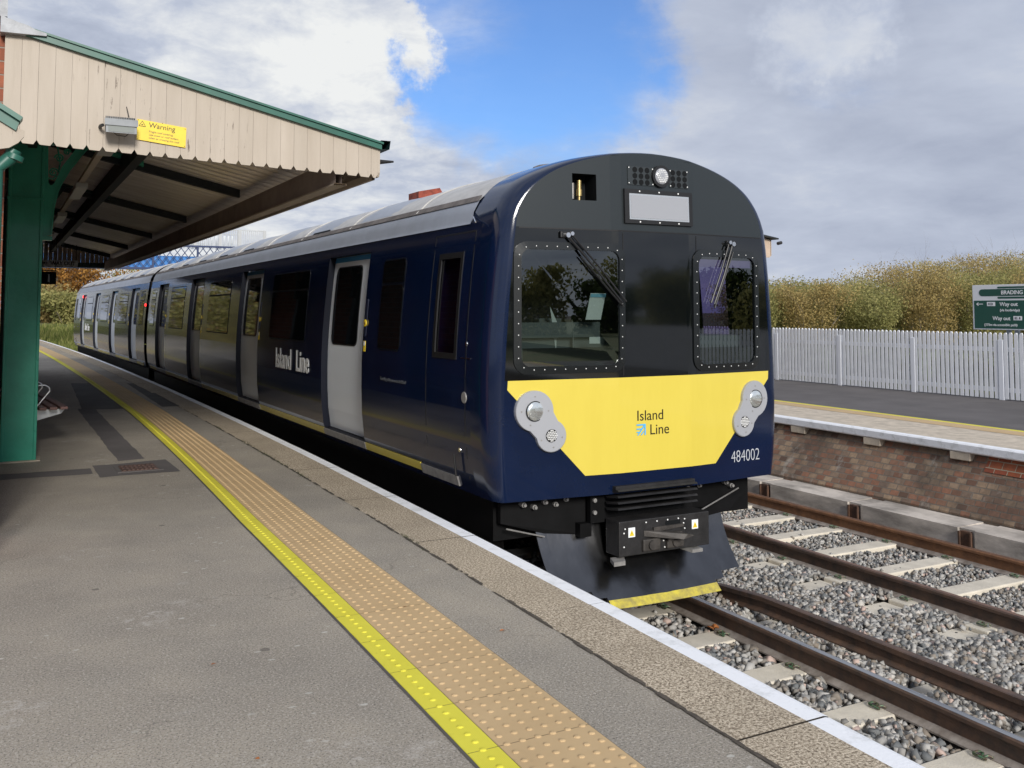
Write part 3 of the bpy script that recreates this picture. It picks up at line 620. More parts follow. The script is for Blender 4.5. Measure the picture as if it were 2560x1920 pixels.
# ------------------------------------------------------------------ rails
def rail(offset, y0, y1, name, label, head='rail_top', body='rail_dirty', group=None, cond=False, z=RZ, side='rail_dirty'):
    t = thing(name, (C((y0+y1)/2)+offset, (y0+y1)/2, z-.16), label, 'rail', group)
    if cond: pr = [(-.055, -.120), (.055, -.120), (.055, -.11), (.014, -.09), (.014, -.042), (.034, -.034), (.034, 0), (-.034, 0), (-.034, -.034), (-.014, -.042), (-.014, -.09), (-.055, -.11)]
    else: pr = [(-.07, -.159), (.07, -.159), (.07, -.148), (.009, -.125), (.009, -.042), (.035, -.030), (.036, -.008), (.028, 0), (-.028, 0), (-.036, -.008), (-.035, -.030), (-.009, -.042), (-.009, -.125), (-.07, -.148)]
    ysr = list(np.arange(y0, min(y1, 16), .5))+[y for y in np.arange(max(16, y0), y1, 2)]+[y1]
    dz = (lambda y: -.05*max(0, 1-(y1-y)/0.45)) if cond else (lambda y: 0)
    b = MB().strip([[(C(y)+offset+p, y, z+q_+dz(y)) for p, q_ in reversed(pr)] for y in ysr], close=True)
    b.add([(C(y1)+offset+p, y1, z+q_+dz(y1)) for p, q_ in pr], [tuple(reversed(range(len(pr))))]); b.add([(C(y0)+offset+p, y0, z+q_) for p, q_ in pr], [tuple(range(len(pr)))])
    b.build('rail_section', side, t)
    if not cond: MB().strip([[(C(y)+offset+p, y, z+q_+.0015) for p, q_ in ((.071, -.149), (.012, -.127))] for y in ysr]).strip([[(C(y)+offset+p, y, z+q_+.0015) for p, q_ in ((-.012, -.127), (-.071, -.149), (-.0715, -.16))] for y in ysr]).build('rail_foot', 'rail_foot', t)
    MB().strip([[(C(y)+offset+.024, y, z+.0015+dz(y)), (C(y)+offset-.024, y, z+.0015+dz(y))] for y in ysr]).build('running_surface', head, t)
    return t
g_ = 'running rails of the two tracks'
rail(-.7525, -12, 110, 'running_rail', 'running rail hidden beneath the train beside the near platform', group=g_)
rail(.7525, -12, 110, 'running_rail', 'shiny running rail nearest the near platform, leading under the plough', group=g_)
rail(2.72, -12, 110, 'running_rail', 'running rail of the empty track nearer to the train', 'rail_top_brown', 'rail_dirty', g_)
rail(4.225, -12, 110, 'running_rail', 'rusty brown running rail closest to the concrete beam', 'rail_top_brown', 'rail_rust', g_, side='rail_rust')
cr_t = rail(1.125, -12, 6.62, 'conductor_rail', 'dark conductor rail with a sloping end in front of the plough', 'rail_dirty', 'rail_dirty', cond=True, z=RZ+.07)
for y in np.arange(6.3, -3, -2.31):
    b = MB()
    for k in range(3): b.tube([(C(y)+1.125, y, -1.04+k*.022), (C(y)+1.125, y, -1.04+k*.022+.018)], [.07-.006*k, .06-.006*k], 16)
    b.tube([(C(y)+1.125, y, -1.06), (C(y)+1.125, y, -.93)], .042, 14); b.build('insulator', 'insulator', cr_t, smooth=True)

# sleepers
def clip(x, y, z, s, parent):
    b = MB(); r = .0065
    pts = []
    for k in range(22):
        t = k/21; a = t*2*math.pi*1.5
        pts.append((x+s*(.012+.045*(0.5-0.5*math.cos(a))), y-.05+.10*t, z+.014+.012*math.sin(a)**2))
    b.tube(pts, r, 6); b.tube([(x+s*.06, y-.042, z+.012), (x+s*.075, y, z+.022), (x+s*.06, y+.042, z+.012)], .008, 6)
    b.build('rail_clip', 'clip_green', parent, smooth=True)
ST = -1.032
def sleeper(xc, y, label, rails, x0, x1, pad, rot=0.0):
    t = thing('sleeper', (xc, y, ST-.1), label, 'sleeper', 'concrete sleepers')
    b = MB().box((x0, y-.125, ST-.12), (x1, y+.125, ST), .012)
    if pad:
        b = MB().box((x0+.40, y-.11, ST-.12), (x1, y+.11, ST+.012), .012); b.box((x0, y-.15, ST-.12), (x0+.398, y+.15, ST-.022), .01)
    b.build('sleeper_body', 'sleeper_concrete', t)
    if pad:
        h = MB()
        for dx, dy in ((.08, -.07), (.08, .07), (.24, -.07), (.24, .07)): h.disc((x0+dx+.02, y+dy, ST-.0215), (0, 0, 1), .011, .001, 8)
        h.build('fixing_holes', 'text_black', t)
    else:
        pass
    for rx in rails:
        for s in (-1, 1): clip(rx+s*.055, y, ST+(.012 if pad else 0), s, t)
    return t
first = None; k = 0
for k in range(14):
    y = 5.87+.765*(k-3); x = C(y)
    lab = 'pale concrete sleeper of the empty right track, ' + ('nearest the camera' if k == 0 else 'number %d from the camera' % (k+1))
    sleeper(x+3.47, y, lab, (x+2.72, x+4.225), x+2.13, x+4.80, True)
for k in range(13):
    y = 3.66+.765*(k-1); x = C(y)
    lab = 'concrete sleeper under the near platform track, ' + ('nearest the camera' if k == 0 else 'number %d from the camera' % (k+1))
    sleeper(x, y, lab, (x-.7525, x+.7525), x-1.28, x+1.28, False)

# ballast: individual stones as one mesh
def ballast():
    rng = np.random.default_rng(3)
    def pos(n, x0, x1, y0, y1):
        y = y0+(y1-y0)*rng.random(n)**1.0; xx = x0+(x1-x0)*rng.random(n)
        return xx+np.array([C(a) for a in y]), y
    P = []
    for (n, x0, x1, y0, y1, zz, s0, s1) in ((11000, -1.45, .66, 2.0, 7.5, -1.055, .018, .034), (22000, .84, 2.66, 2.6, 9.5, -1.035, .014, .031), (4500, .82, 1.10, 2.6, 9, -.985, .018, .031), (3500, .82, 1.08, 2.6, 9, -.962, .016, .029), (17000, 2.78, 4.15, 4.2, 13.5, -1.058, .011, .024), (4500, .8, 1.6, 5.5, 11, -1.04, .018, .032), (6000, 4.28, 4.55, 4.5, 14, -1.068, .005, .014), (5000, -1.4, 2.6, 7, 16, -1.05, .02, .035)):
        xx, y = pos(n, x0, x1, y0, y1); s = 1.12*rng.uniform(s0, s1, n)*np.where(rng.random(n) < .1, 1.3, 1.0)
        z = zz+rng.normal(0, .011, n)+.012*np.sin(xx*5+1.3)*np.cos(y*3.1)
        P.append(np.stack([xx, y, z, s], 1))
    P = np.concatenate(P)
    # keep sleepers tops clear
    cx = np.array([C(a) for a in P[:, 1]]); rel = P[:, 0]-cx
    t2 = np.abs(((P[:, 1]-5.87)/.765+100.5) % 1-.5)*.765; t1 = np.abs(((P[:, 1]-3.66)/.765+100.5) % 1-.5)*.765
    on2 = ((rel > 2.55) & (rel < 4.80) & (t2 < .136)) | ((rel > 2.11) & (rel <= 2.55) & (t2 < .155)); on1 = (np.abs(rel) < 1.28) & (t1 < .14)
    drop = (on2 | on1) & (rng.random(len(P)) > .006)
    P[(on2 | on1), 2] += .022
    P = P[~drop]
    bm = bmesh.new(); bmesh.ops.create_cube(bm, size=1.35); bmesh.ops.triangulate(bm, faces=bm.faces[:]); bv = np.array([v.co[:] for v in bm.verts]); bf = np.array([[v.index for v in f.verts] for f in bm.faces]); bm.free()
    n = len(P); nb = len(bv)
    jit = rng.uniform(.55, 1.25, (n, nb, 3)); V = bv[None]*jit; V = V*np.stack([rng.uniform(.75, 1.35, n), rng.uniform(.7, 1.2, n), rng.uniform(.5, .9, n)], 1)[:, None]
    q_ = rng.normal(size=(n, 4)); q_ /= np.linalg.norm(q_, axis=1)[:, None]; w, a, b_, c_ = q_.T
    Rm = np.stack([1-2*(b_*b_+c_*c_), 2*(a*b_-c_*w), 2*(a*c_+b_*w), 2*(a*b_+c_*w), 1-2*(a*a+c_*c_), 2*(b_*c_-a*w), 2*(a*c_-b_*w), 2*(b_*c_+a*w), 1-2*(a*a+b_*b_)], 1).reshape(n, 3, 3)
    V = np.einsum('nij,nkj->nki', Rm, V)*P[:, 3][:, None, None]+P[:, None, :3]
    F = (bf[None]+(np.arange(n)*nb)[:, None, None]).reshape(-1, 3)
    c_ = rng.beta(2.2, 1.9, n)*.9; c_ = np.where(rng.random(n) < .035, .97, c_)
    o = np_mesh('ballast', V.reshape(-1, 3), F, 'ballast', np.repeat(c_, nb), 'stuff')
ballast()
# fallen leaves
def dead_leaf(x, y, z, s, label):
    b = MB(); n = 14; P = []
    for k in range(n):
        a = 2*math.pi*k/n; r_ = s*(.55+.45*abs(math.cos(2.5*a)))*random.uniform(.8, 1.1); P.append((x+r_*math.cos(a), y+r_*math.sin(a), z+random.uniform(-.2, .35)*s))
    P.append((x, y, z)); b.add(P, [(k, (k+1) % n, n) for k in range(n)])
    v = b.v[:]; b.add([(p[0], p[1], p[2]-.0015) for p in v], [((k+1) % n, k, n) for k in range(n)])
    tag(b.build('fallen_leaf', 'dead_leaf'), label, 'leaf', 'fallen leaves on the track')
for u in ((.56, 6.05, -1.0, .055, 'brown fallen leaf beside the rail just under the plough end'), (1.45, 6.25, -1.0, .03, 'small orange leaf on the ballast right of the conductor rail end'), (1.42, 5.15, -.99, .04, 'orange leaf on the ballast between the conductor rail and the empty track'), (.2, 3.45, -1.01, .05, 'curled orange leaf on the ballast near the platform edge, second nearest the camera'), (.3, 3.12, -1.01, .055, 'orange leaf on the ballast nearest the camera at the bottom edge'), (1.95, 4.3, -.99, .03, 'orange leaf on ballast next to a perforated sleeper end'), (.05, 4.7, -1.02, .018, 'tiny orange leaf on the ballast between two near sleepers')):
    dead_leaf(*u)
def litter(x, y, s, label):
    b = MB(); P = [(x+s*math.cos(a)*random.uniform(.5, 1), y+s*.6*math.sin(a)*random.uniform(.5, 1), .004+random.uniform(0, .006)) for a in (0, 1, 2.1, 3.1, 4.2, 5.3)]
    b.add(P, [tuple(range(6))]); tag(b.build('leaf_scrap', 'dead_leaf'), label, 'leaf', 'leaf scraps on the platform')
for (x, y, s, l_) in ((-3.62, 4.25, .018, 'tiny orange leaf scrap on the asphalt at lower left'), (-3.66, 3.3, .012, 'tiny brown leaf scrap low on the platform'), (-2.35, 4.05, .02, 'thin dark twig scrap on the asphalt right of the buff strip'), (-2.62, 4.6, .012, 'leaf scrap lying on the buff tactile strip')): litter(x, y, s, l_)

# ------------------------------------------------------------------ train carriage
NB = [(1.30, .12), (1.345, .28), (1.37, .5), (1.378, .75), (1.378, 1.0), (1.368, 1.25), (1.35, 1.5), (1.328, 1.75), (1.30, 2.0), (1.275, 2.16)]
NR = [(1.245, 2.25), (1.185, 2.35), (1.08, 2.46), (.93, 2.55), (.75, 2.62), (.55, 2.672), (.3, 2.712), (0, 2.73)]
BX = [p[0] for p in NB]; BZ = [p[1] for p in NB]
def bx(z): return float(np.interp(z, BZ, BX))
# face half-outline
FB = [(1.235, .125), (1.25, .28), (1.26, .5), (1.262, .75), (1.258, 1.0), (1.245, 1.25), (1.228, 1.5), (1.208, 1.75), (1.185, 2.0), (1.165, 2.16)]
FR = [(1.14, 2.24), (1.085, 2.335), (.99, 2.44), (.855, 2.53), (.69, 2.598), (.50, 2.65), (.28, 2.69), (0, 2.708)]
def smooth_outline(P, n=3):
    o = []
    for i in range(len(P)-1):
        p0 = P[i-1] if i else (P[0][0]*2-P[1][0], P[0][1]*2-P[1][1]); p1, p2 = P[i], P[i+1]; p3 = P[i+2] if i+2 < len(P) else (-P[-2][0], P[-2][1])
        for k in range(n):
            t = k/n; o.append(tuple(.5*((2*p1[j])+(-p0[j]+p2[j])*t+(2*p0[j]-5*p1[j]+4*p2[j]-p3[j])*t*t+(-p0[j]+3*p1[j]-3*p2[j]+p3[j])*t**3) for j in (0, 1)))
    return o+[P[-1]]
NR = smooth_outline(NR); FR = smooth_outline(FR)
FZ = [p[1] for p in FB+FR]; FXW = [p[0] for p in FB+FR]
def fw(z): return float(np.interp(z, FZ, FXW))
def fy(x, z=1.0): return max(0, abs(x)-.34)*.105+.03*max(0, z-2.10)
CL = 17.95       # carriage length
DOORS = [(2.83, 4.14), (7.06, 8.37), (11.26, 12.57), (15.30, 16.61)]
CABW = (.70, 1.11, 1.14, 1.92)
HOLE_D = .075
def carriage(label_):
    car = thing('train_carriage', (0, 0, 0), label_, 'train', 'coupled carriages of the train')
    # side shells with door recesses and a cab window opening
    zl = sorted(set([.12, .20, .24]+[p[1] for p in NB]+[2.06, CABW[2], CABW[3]])); 
    yl = sorted(set([.42, CABW[0], CABW[1], CL]+[v for d in DOORS for v in d]+[.8*k for k in range(1, 23)]))
    for s in (-1, 1):
        b = MB()
        for j in range(len(yl)-1):
            ya, yb_ = yl[j], yl[j+1]; ym = (ya+yb_)/2
            for i_ in range(len(zl)-1):
                za, zb = zl[i_], zl[i_+1]; zm = (za+zb)/2
                if any(d0 < ym < d1 for d0, d1 in DOORS) and .24 < zm < 2.06: continue
                if CABW[0] < ym < CABW[1] and CABW[2] < zm < CABW[3]: continue
                f = [(s*bx(za), ya, za), (s*bx(za), yb_, za), (s*bx(zb), yb_, zb), (s*bx(zb), ya, zb)]
                b.add(f if s > 0 else list(reversed(f)), [(0, 1, 2, 3)])
        b.build('side_panel', 'navy', car)
        zz = [z for z in zl if .24 <= z <= 2.06]
        for d0, d1 in DOORS:
            b = MB()
            for yy_ in (d0, d1):
                for z0, z1 in zip(zz[:-1], zz[1:]): b.add([(s*bx(z0), yy_, z0), (s*bx(z1), yy_, z1), (s*(bx(z1)-HOLE_D), yy_, z1), (s*(bx(z0)-HOLE_D), yy_, z0)], [(0, 1, 2, 3)])
            b.add([(s*bx(2.06), d0, 2.06), (s*bx(2.06), d1, 2.06), (s*(bx(2.06)-HOLE_D), d1, 2.06), (s*(bx(2.06)-HOLE_D), d0, 2.06)], [(0, 1, 2, 3)])
            b.add([(s*bx(.24), d0, .24), (s*bx(.24), d1, .24), (s*(bx(.24)-HOLE_D), d1, .24), (s*(bx(.24)-HOLE_D), d0, .24)], [(0, 1, 2, 3)]); b.build('door_frame', 'door_frame_dark', car)
        def patch_(y0, y1, z0, z1, r, off, depth=.006):
            """rounded panel following the body side: outline swept, front + skirt"""
            lv = [z0+r*(1-math.cos(a)) for a in np.linspace(0, math.pi/2, 5)] if r > 0 else [z0]
            top = [z1-r*(1-math.cos(a)) for a in np.linspace(math.pi/2, 0, 5)] if r > 0 else [z1]
            midl = list(np.linspace(lv[-1], top[0], max(2, int((top[0]-lv[-1])/.2)+1)))[1:-1]
            zs = lv+midl+top; rows = []
            for z in zs:
                dz_ = max(0, r-(z-z0), r-(z1-z)) if r > 0 else 0; ins = r-math.sqrt(max(0, r*r-dz_*dz_)) if r > 0 else 0
                x = s*(bx(z)+off); xi = s*(bx(z)+off-depth)
                rows.append([(xi, y0+ins, z), (x, y0+ins, z), (x, y1-ins, z), (xi, y1-ins, z)])
            if s < 0: rows = [list(reversed(r_)) for r_ in rows]
            m = MB().strip(rows); n = len(rows); m.add(rows[0], [(0, 1, 2, 3)]); m.add(rows[-1], [(3, 2, 1, 0)]); return m
        # doors
        for d0, d1 in DOORS:
            d = patch_(d0+.004, d1-.004, .245, 2.055, 0, -HOLE_D+.006).build('door', 'door_grey', car)
            patch_(d0+.36, d1-.11, 1.13, 1.95, .085, -HOLE_D+.010).build('door_seal', 'black_rubber', d); patch_(d0+.375, d1-.125, 1.145, 1.935, .075, -HOLE_D+.013).build('door_window', 'dark_pane', d)
            patch_(d0+.01, d1-.01, 2.0, 2.052, 0, -HOLE_D+.008).build('door_track', 'door_edge', d)
            patch_(d0, d1, .165, .232, 0, .012, .02).build('door_step', 'step_metal', car)
            patch_(d0-.085, d0-.03, 1.24, 1.60, .015, .004).build('button_panel', 'navy_matt', car)
            yb0 = d0-.058
            MB().disc((s*(bx(1.37)+.004), yb0, 1.37), (s, 0, 0), .034, .008).build('door_button', 'sign_yellow', car); MB().disc((s*(bx(1.37)+.011), yb0, 1.37), (s, 0, 0), .014, .004).build('button_centre', 'brass', car)
            patch_(yb0-.028, yb0+.028, 1.10, 1.20, 0, .003).build('sticker', 'sign_yellow', car); patch_(yb0-.022, yb0+.022, 1.155, 1.195, 0, .0045).build('sticker', 'text_white', car)
        # sill stripes between the doors
        st = [1.45]+[v for d in DOORS for v in d]+[CL-.3]
        for a, c_ in zip(st[0::2], st[1::2]): patch_(a+.01, c_-.01, .165, .232, 0, .008, .012).build('sill_stripe', 'train_yellow', car)
        patch_(.72, 1.44, .150, .225, 0, .014, .02).build('cab_step', 'step_metal', car)
        # passenger windows
        wins = [(1.85, 2.42)]+[(4.8, 6.45), (9.0, 10.7), (13.1, 14.8), (16.95, 17.6)]
        for a, c_ in wins:
            w = patch_(a, c_, 1.13, 1.96, .06, .003).build('window', 'door_frame_dark', car)
            patch_(a+.018, c_-.018, 1.148, 1.72, .05, .0065).build('pane', 'dark_pane', w); patch_(a+.018, c_-.018, 1.745, 1.945, .03, .0065).build('pane', 'dark_pane', w)
        # cab door outline, window and fittings
        wz = MB()
        rw = patch_(CABW[0]-.02, CABW[1]+.02, CABW[2]-.02, CABW[3]+.02, .07, .003)
        # frame ring = rounded patch minus opening, built as four strips
        for (a, c_, e_, f_) in ((CABW[0]-.025, CABW[0]+.02, CABW[2]-.025, CABW[3]+.025), (CABW[1]-.02, CABW[1]+.025, CABW[2]-.025, CABW[3]+.025), (CABW[0]+.02, CABW[1]-.02, CABW[2]-.025, CABW[2]+.02), (CABW[0]+.02, CABW[1]-.02, CABW[3]-.02, CABW[3]+.025)):
            m_ = patch_(a, c_, e_, f_, 0, .005, .012); wz.add(m_.v, m_.f)
        fr_ = wz.build('cab_window', 'black_rubber', car)
        patch_(CABW[0]+.01, CABW[1]-.01, CABW[2]+.01, CABW[3]-.01, .0, -.010, .004).build('glass', 'side_glass', fr_)
        for (a, c_, e_, f_) in ((.50, .512, .24, 2.10), (1.25, 1.262, .24, 2.10), (.512, 1.25, 2.09, 2.10)):
            patch_(a, c_, e_, f_, 0, .002, .006).build('door_outline', 'black_rubber', car)
        for (y, z, r_) in ((.52, .84, .045), (.50, 1.24, .018), (.62, .44, .018)): MB().disc((s*(bx(z)-.002), y, z), (s, 0, 0), r_, .008, 20, r_*.9).build('side_cap', 'step_metal' if r_ > .03 else 'chrome', car)
        patch_(.42, .60, 1.13, 1.137, 0, .003).build('trim_line', 'chrome', car)
        MB().tube([(s*(1.275), .58, 2.205), (s*1.335, .42, 2.15)], .006, 6).build('gutter_end', 'chrome', car)
        MB().tube([(s*(bx(.3)+.03), .66, .24), (s*(bx(.4)+.035), .665, .40)], .009, 8).build('grab_handle', 'black_rubber', car)
        # side name
        ty = 5.30; nrm_ = Vector((s, 0, (bx(.78)-bx(1.05))/-.27*0)).normalized()
        for w_i, dy_ in (('Island', .46), ('Line', -.50)): text('side_name', w_i, .34, 'text_white', ((s*(bx(.9)+.005), ty-s*dy_*.87, .79), (0, s, 0), (0, 0, 1)), car, sx=.95, weight=.005)
        o = MB()
        # small text line
        text('small_lettering', 'Travelling with you across the Island', .042, 'text_dim', ((s*(bx(.86)+.004), 2.0, .86), (0, s, 0), (0, 0, 1)), car)
    # cantrail and roof
    for s in (-1, 1):
        b = MB(); pr = [(1.283, 2.155), (1.262, 2.19), (1.252, 2.25), (1.20, 2.345)]
        b.strip([[(s*p[0], y, p[1]) for p in (pr if s > 0 else reversed(pr))] for y in (.625, CL-.02)]); b.build('cantrail', 'roof_silver', car, smooth=True)
    pr = [(1.20, 2.345)]+[p for p in NR[:-1] if p[1] > 2.352]; full = pr+[(0, 2.73)]+[(-x_, z_) for x_, z_ in reversed(pr)]
    b = MB().strip([[(x_, y, z_) for x_, z_ in full] for y in (.625, CL-.02)]); b.build('roof', 'roof_grey', car, smooth=True)
    for s in (-1, 1): MB().strip([[(s*x_, y, z_+.004) for x_, z_ in ((1.212, 2.335), (1.17, 2.385))][::s] for y in (.635, CL-.02)]).build('roof_joint', 'roof_dirty', car)
    for y in np.arange(1.9, CL-.3, 1.85):
        P = [(x_*1.002, y, z_+.002) for x_, z_ in full]; MB().tube(P, .008, 5).build('roof_rib', 'roof_grey', car)
    for k, y in enumerate(np.arange(2.6, CL-1.2, 1.85)):
        for s in (-1, 1):
            b = MB(); zf = lambda x: float(np.interp(abs(x), [0, .3, .55, .75, .93, 1.08, 1.20], [2.73, 2.712, 2.672, 2.62, 2.55, 2.46, 2.345]))
            xs = [1.14, 1.08, .99, .90, .80]; rows = []
            for yy_, h in ((y, .002), (y+.18, .020), (y+.82, .020), (y+1.0, .002)): rows.append([(s*x, yy_, zf(x)+h*(1 if j not in (0, 4) else .1)) for j, x in enumerate(xs)])
            if s < 0: rows = [r_[::-1] for r_ in rows]
            b.strip(rows); b.build('roof_vent', 'roof_silver', car, smooth=True)
            if k % 2 == 1 or k > 2: MB().prism([(s*1.165, y+.1, 2.385), (s*1.165, y+.8, 2.385), (s*1.15, y+.75, 2.41), (s*1.15, y+.15, 2.41)], (s*.008, 0, 0)).build('vent_slot', 'cast_iron_dark', car)
    # nose: rounded corner ring between face and body section
    BP = NB+NR[:-1]; FP = FB+FR[:-1]
    full_b = BP+[(0, 2.73)]+[(-x_, z_) for x_, z_ in reversed(BP)]; full_f = FP+[(0, 2.708)]+[(-x_, z_) for x_, z_ in reversed(FP)]
    rows = []
    for k in range(8):
        t = k/7*math.pi/2; u = math.sin(t); w = 1-math.cos(t); row = []
        for (fx_, fz_), (bx_, bz_) in zip(full_f, full_b):
            y0 = fy(fx_, fz_); yb_ = .30 if bz_ > 2.16 else .26
            row.append((fx_+(bx_-fx_)*u, y0+(yb_-y0)*w, fz_+(bz_-fz_)*u))
        rows.append(row)
    rows.append([(x_, .62 if z_ > 2.17 else .42, z_) for x_, z_ in full_b])
    MB().strip([r_[::-1] for r_ in rows]).add([(q_*1.275, y_, z_) if z_ < 2.2 else (q_*BP[len(NB)][0], y_, BP[len(NB)][1]) for q_ in (1, -1) for y_, z_ in ((.42, 2.16), (.62, 2.16), (.62, 2.25))], [(0, 1, 2), (5, 4, 3)]).build('nose_shell', 'navy', car, smooth=True)
    MB().add(rows[0][:1]+rows[0][-1:]+[(-1.30, .42, .12), (1.30, .42, .12)], [(0, 1, 2, 3)]).build('nose_floor', 'underframe', car)
    # face: strips u across, windows left open
    WL = (-1.145, -.33, 1.075, 1.945); WR = (.42, 1.075, 1.055, 1.93)
    xs = sorted(set([-1, 1, 0, -.34/1.2, .34/1.2, WL[0]/1.225, WL[1]/1.225, WR[0]/1.225, WR[1]/1.225]+[k/12 for k in range(-12, 13)]))
    def face(zlist, m, nm, holes=()):
        b = MB()
        for za, zb in zip(zlist[:-1], zlist[1:]):
            for ua, ub in zip(xs[:-1], xs[1:]):
                um = (ua+ub)/2*1.225; zm = (za+zb)/2
                if any(h[0] < um < h[1] and h[2] < zm < h[3] for h in holes): continue
                P = [(ua*fw(za), za), (ub*fw(za), za), (ub*fw(zb), zb), (ua*fw(zb), zb)]
                b.add([(x_, fy(x_, z_), z_) for x_, z_ in P], [(0, 1, 2, 3)])
        return b.build(nm, m, car)
    face([.125, .28, .5, .75, .985], 'navy', 'front_lower')
    face([.985]+sorted([WL[2], WL[3], WR[2], WR[3], 1.25, 1.5, 1.75, 2.0, 2.10]), 'black_gloss', 'front_window_band', (WL, WR))
    hz = (-.715, -.515, 2.315, 2.515)
    def face_top():
        b = MB(); zl_ = sorted(set([2.10, 2.16, 2.7078, hz[2], hz[3]]+[p[1] for p in FR[:-1]]))
        for za, zb in zip(zl_[:-1], zl_[1:]):
            def cols(z):
                w = fw(z); return [max(-w, min(w, v)) for v in [-2]+[k*.1 for k in range(-13, 14)]+[hz[0], hz[1]]+[2]]
            ca, cb = sorted(cols(za)), sorted(cols(zb))
            for k in range(len(ca)-1):
                xm = (ca[k]+ca[k+1])/2
                if hz[0] < xm < hz[1] and hz[2] < (za+zb)/2 < hz[3]: continue
                P = [(ca[k], za), (ca[k+1], za), (cb[k+1], zb), (cb[k], zb)]
                if abs(P[0][0]-P[1][0])+abs(P[2][0]-P[3][0]) < 1e-5: continue
                b.add([(x_, fy(x_, z_), z_) for x_, z_ in P], [(0, 1, 2, 3)])
        bm = bmesh.new(); me = bpy.data.meshes.new('x'); me.from_pydata(b.v, [], b.f); bm.from_mesh(me); bmesh.ops.remove_doubles(bm, verts=bm.verts[:], dist=1e-5); return MB().bm(bm).build('front_dome', 'black_front', car)
    face_top()
    def fpt(x, z, off=0.0): return (x, fy(x, z)-off, z)
    def fpoly(P, off, m, nm, th=.004, par=None, sm=False):
        """convex-ish outline on the face split in vertical slivers so it follows the facets"""
        xsn = sorted(set([round(p[0], 4) for p in P]+[v for v in (-.34, .34) if min(p[0] for p in P) < v < max(p[0] for p in P)]))
        def span(x):
            zs = []
            n = len(P)
            for i_ in range(n):
                a, c_ = P[i_], P[(i_+1) % n]
                if min(a[0], c_[0])-1e-9 <= x <= max(a[0], c_[0])+1e-9:
                    if abs(a[0]-c_[0]) < 1e-9: zs += [a[1], c_[1]]
                    else: zs.append(a[1]+(c_[1]-a[1])*(x-a[0])/(c_[0]-a[0]))
            return min(zs), max(zs)
        rows = [];
        for x in xsn:
            z0, z1 = span(x); rows.append([fpt(x, z0, off-th), fpt(x, z0, off), fpt(x, z1, off), fpt(x, z1, off-th)])
        m_ = MB().strip(rows); m_.add(rows[0], [(0, 1, 2, 3)]); m_.add(rows[-1], [(3, 2, 1, 0)])
        return m_.build(nm, m, par or car)
    fpoly([(-1.235, .985), (-1.24, .92), (-.625, .275), (.60, .275), (1.225, .92), (1.23, .985)], .004, 'train_yellow', 'warning_panel')
    # panel seams
    fpoly([(-1.15, 2.09), (1.15, 2.09), (1.15, 2.10), (-1.15, 2.10)], .002, 'black_rubber', 'seam', .003)
    for x in (-.30, .41): fpoly([(x, 1.0), (x+.008, 1.0), (x+.008, 2.08), (x, 2.08)], .002, 'black_rubber', 'seam', .003)
    # windscreens
    def rring(x0, x1, z0, z1, r, n=6):
        P = []
        for cx, cz, a0 in ((x1-r, z1-r, 0), (x0+r, z1-r, 90), (x0+r, z0+r, 180), (x1-r, z0+r, 270)):
            for k in range(n+1): a = R(a0+90*k/n); P.append((cx+r*math.cos(a), cz+r*math.sin(a)))
        return P
    for (x0, x1, z0, z1) in (WL, WR):
        o_ = rring(x0-.048, x1+.048, z0-.048, z1+.048, .105); i_ = rring(x0+.008, x1-.008, z0+.008, z1-.008, .07)
        rows = [[fpt(x_, z_, -.004) for x_, z_ in o_], [fpt(x_, z_, .010) for x_, z_ in o_], [fpt(x_, z_, .018) for x_, z_ in i_], [fpt(x_, z_, -.01) for x_, z_ in i_]]
        ws = MB().strip([r_[::-1] for r_ in rows], close=True).build('windscreen_frame', 'frame_black', car)
        g2 = rring(x0+.004, x1-.004, z0+.004, z1-.004, .06)
        b = MB().add([fpt(x_, z_, .004) for x_, z_ in g2]+[fpt(x_, z_, -.002) for x_, z_ in g2], [tuple(range(len(g2)))]); b.build('windscreen_glass', 'windscreen_glass', ws)
        b = MB(); c_ = rring(x0-.015, x1+.015, z0-.015, z1+.015, .085, 2); per = []
        tot = 0
        for k in range(len(c_)):
            a, d = Vector(c_[k]), Vector(c_[(k+1) % len(c_)]); per.append((a, d, (d-a).length)); tot += (d-a).length
        n = int(tot/.082); 
        for k in range(n):
            t = tot*k/n
            for a, d, l_ in per:
                if t <= l_: p = a.lerp(d, t/l_); break
                t -= l_
            b.dome(fpt(p.x, p.y, .017), (0, -1, 0), .0045, .003, 8, 3); b.build('frame_screw', 'bolt_white', ws); b = MB()
        fpoly([(x0+.03, z0+.03), (x1-.03, z0+.03), (x1-.03, z0+.14), (x0+.03, z0+.14)], -.008, 'black_rubber', 'lower_mask', .004, ws)
    fpoly([(WR[0]+.03, 1.84), (WR[1]-.03, 1.84), (WR[1]-.03, 1.90), (WR[0]+.03, 1.90)], -.012, 'purple', 'sun_blind', .004)
    # wipers
    def wiper(px, pz, qx, qz, sgn):
        a = Vector(fpt(px, pz, .03)); c_ = Vector(fpt(qx, qz, .045)); side = Vector((.035*sgn, 0, .012))
        w = MB().tube([a, a.lerp(c_, .5)+Vector((0, -.012, 0)), c_], [.010, .009, .007], 8); w.tube([a+side, a.lerp(c_, .5)+side+Vector((0, -.012, 0)), c_+side*.9], .0075, 8)
        w = w.build('wiper_arm', 'black_rubber', car, smooth=True)
        d_ = (c_-a).normalized(); p0 = a.lerp(c_, .15)-side*1.3+Vector((0, .012, -.02)); 
        MB().tube([c_-d_*.48-side*.8, c_+d_*.03-side*.4], .006, 6).tube([c_-d_*.46-side*.8+Vector((0, .014, 0)), c_+d_*.02-side*.4+Vector((0, .014, 0))], .0045, 6).build('blade', 'black_rubber', w)
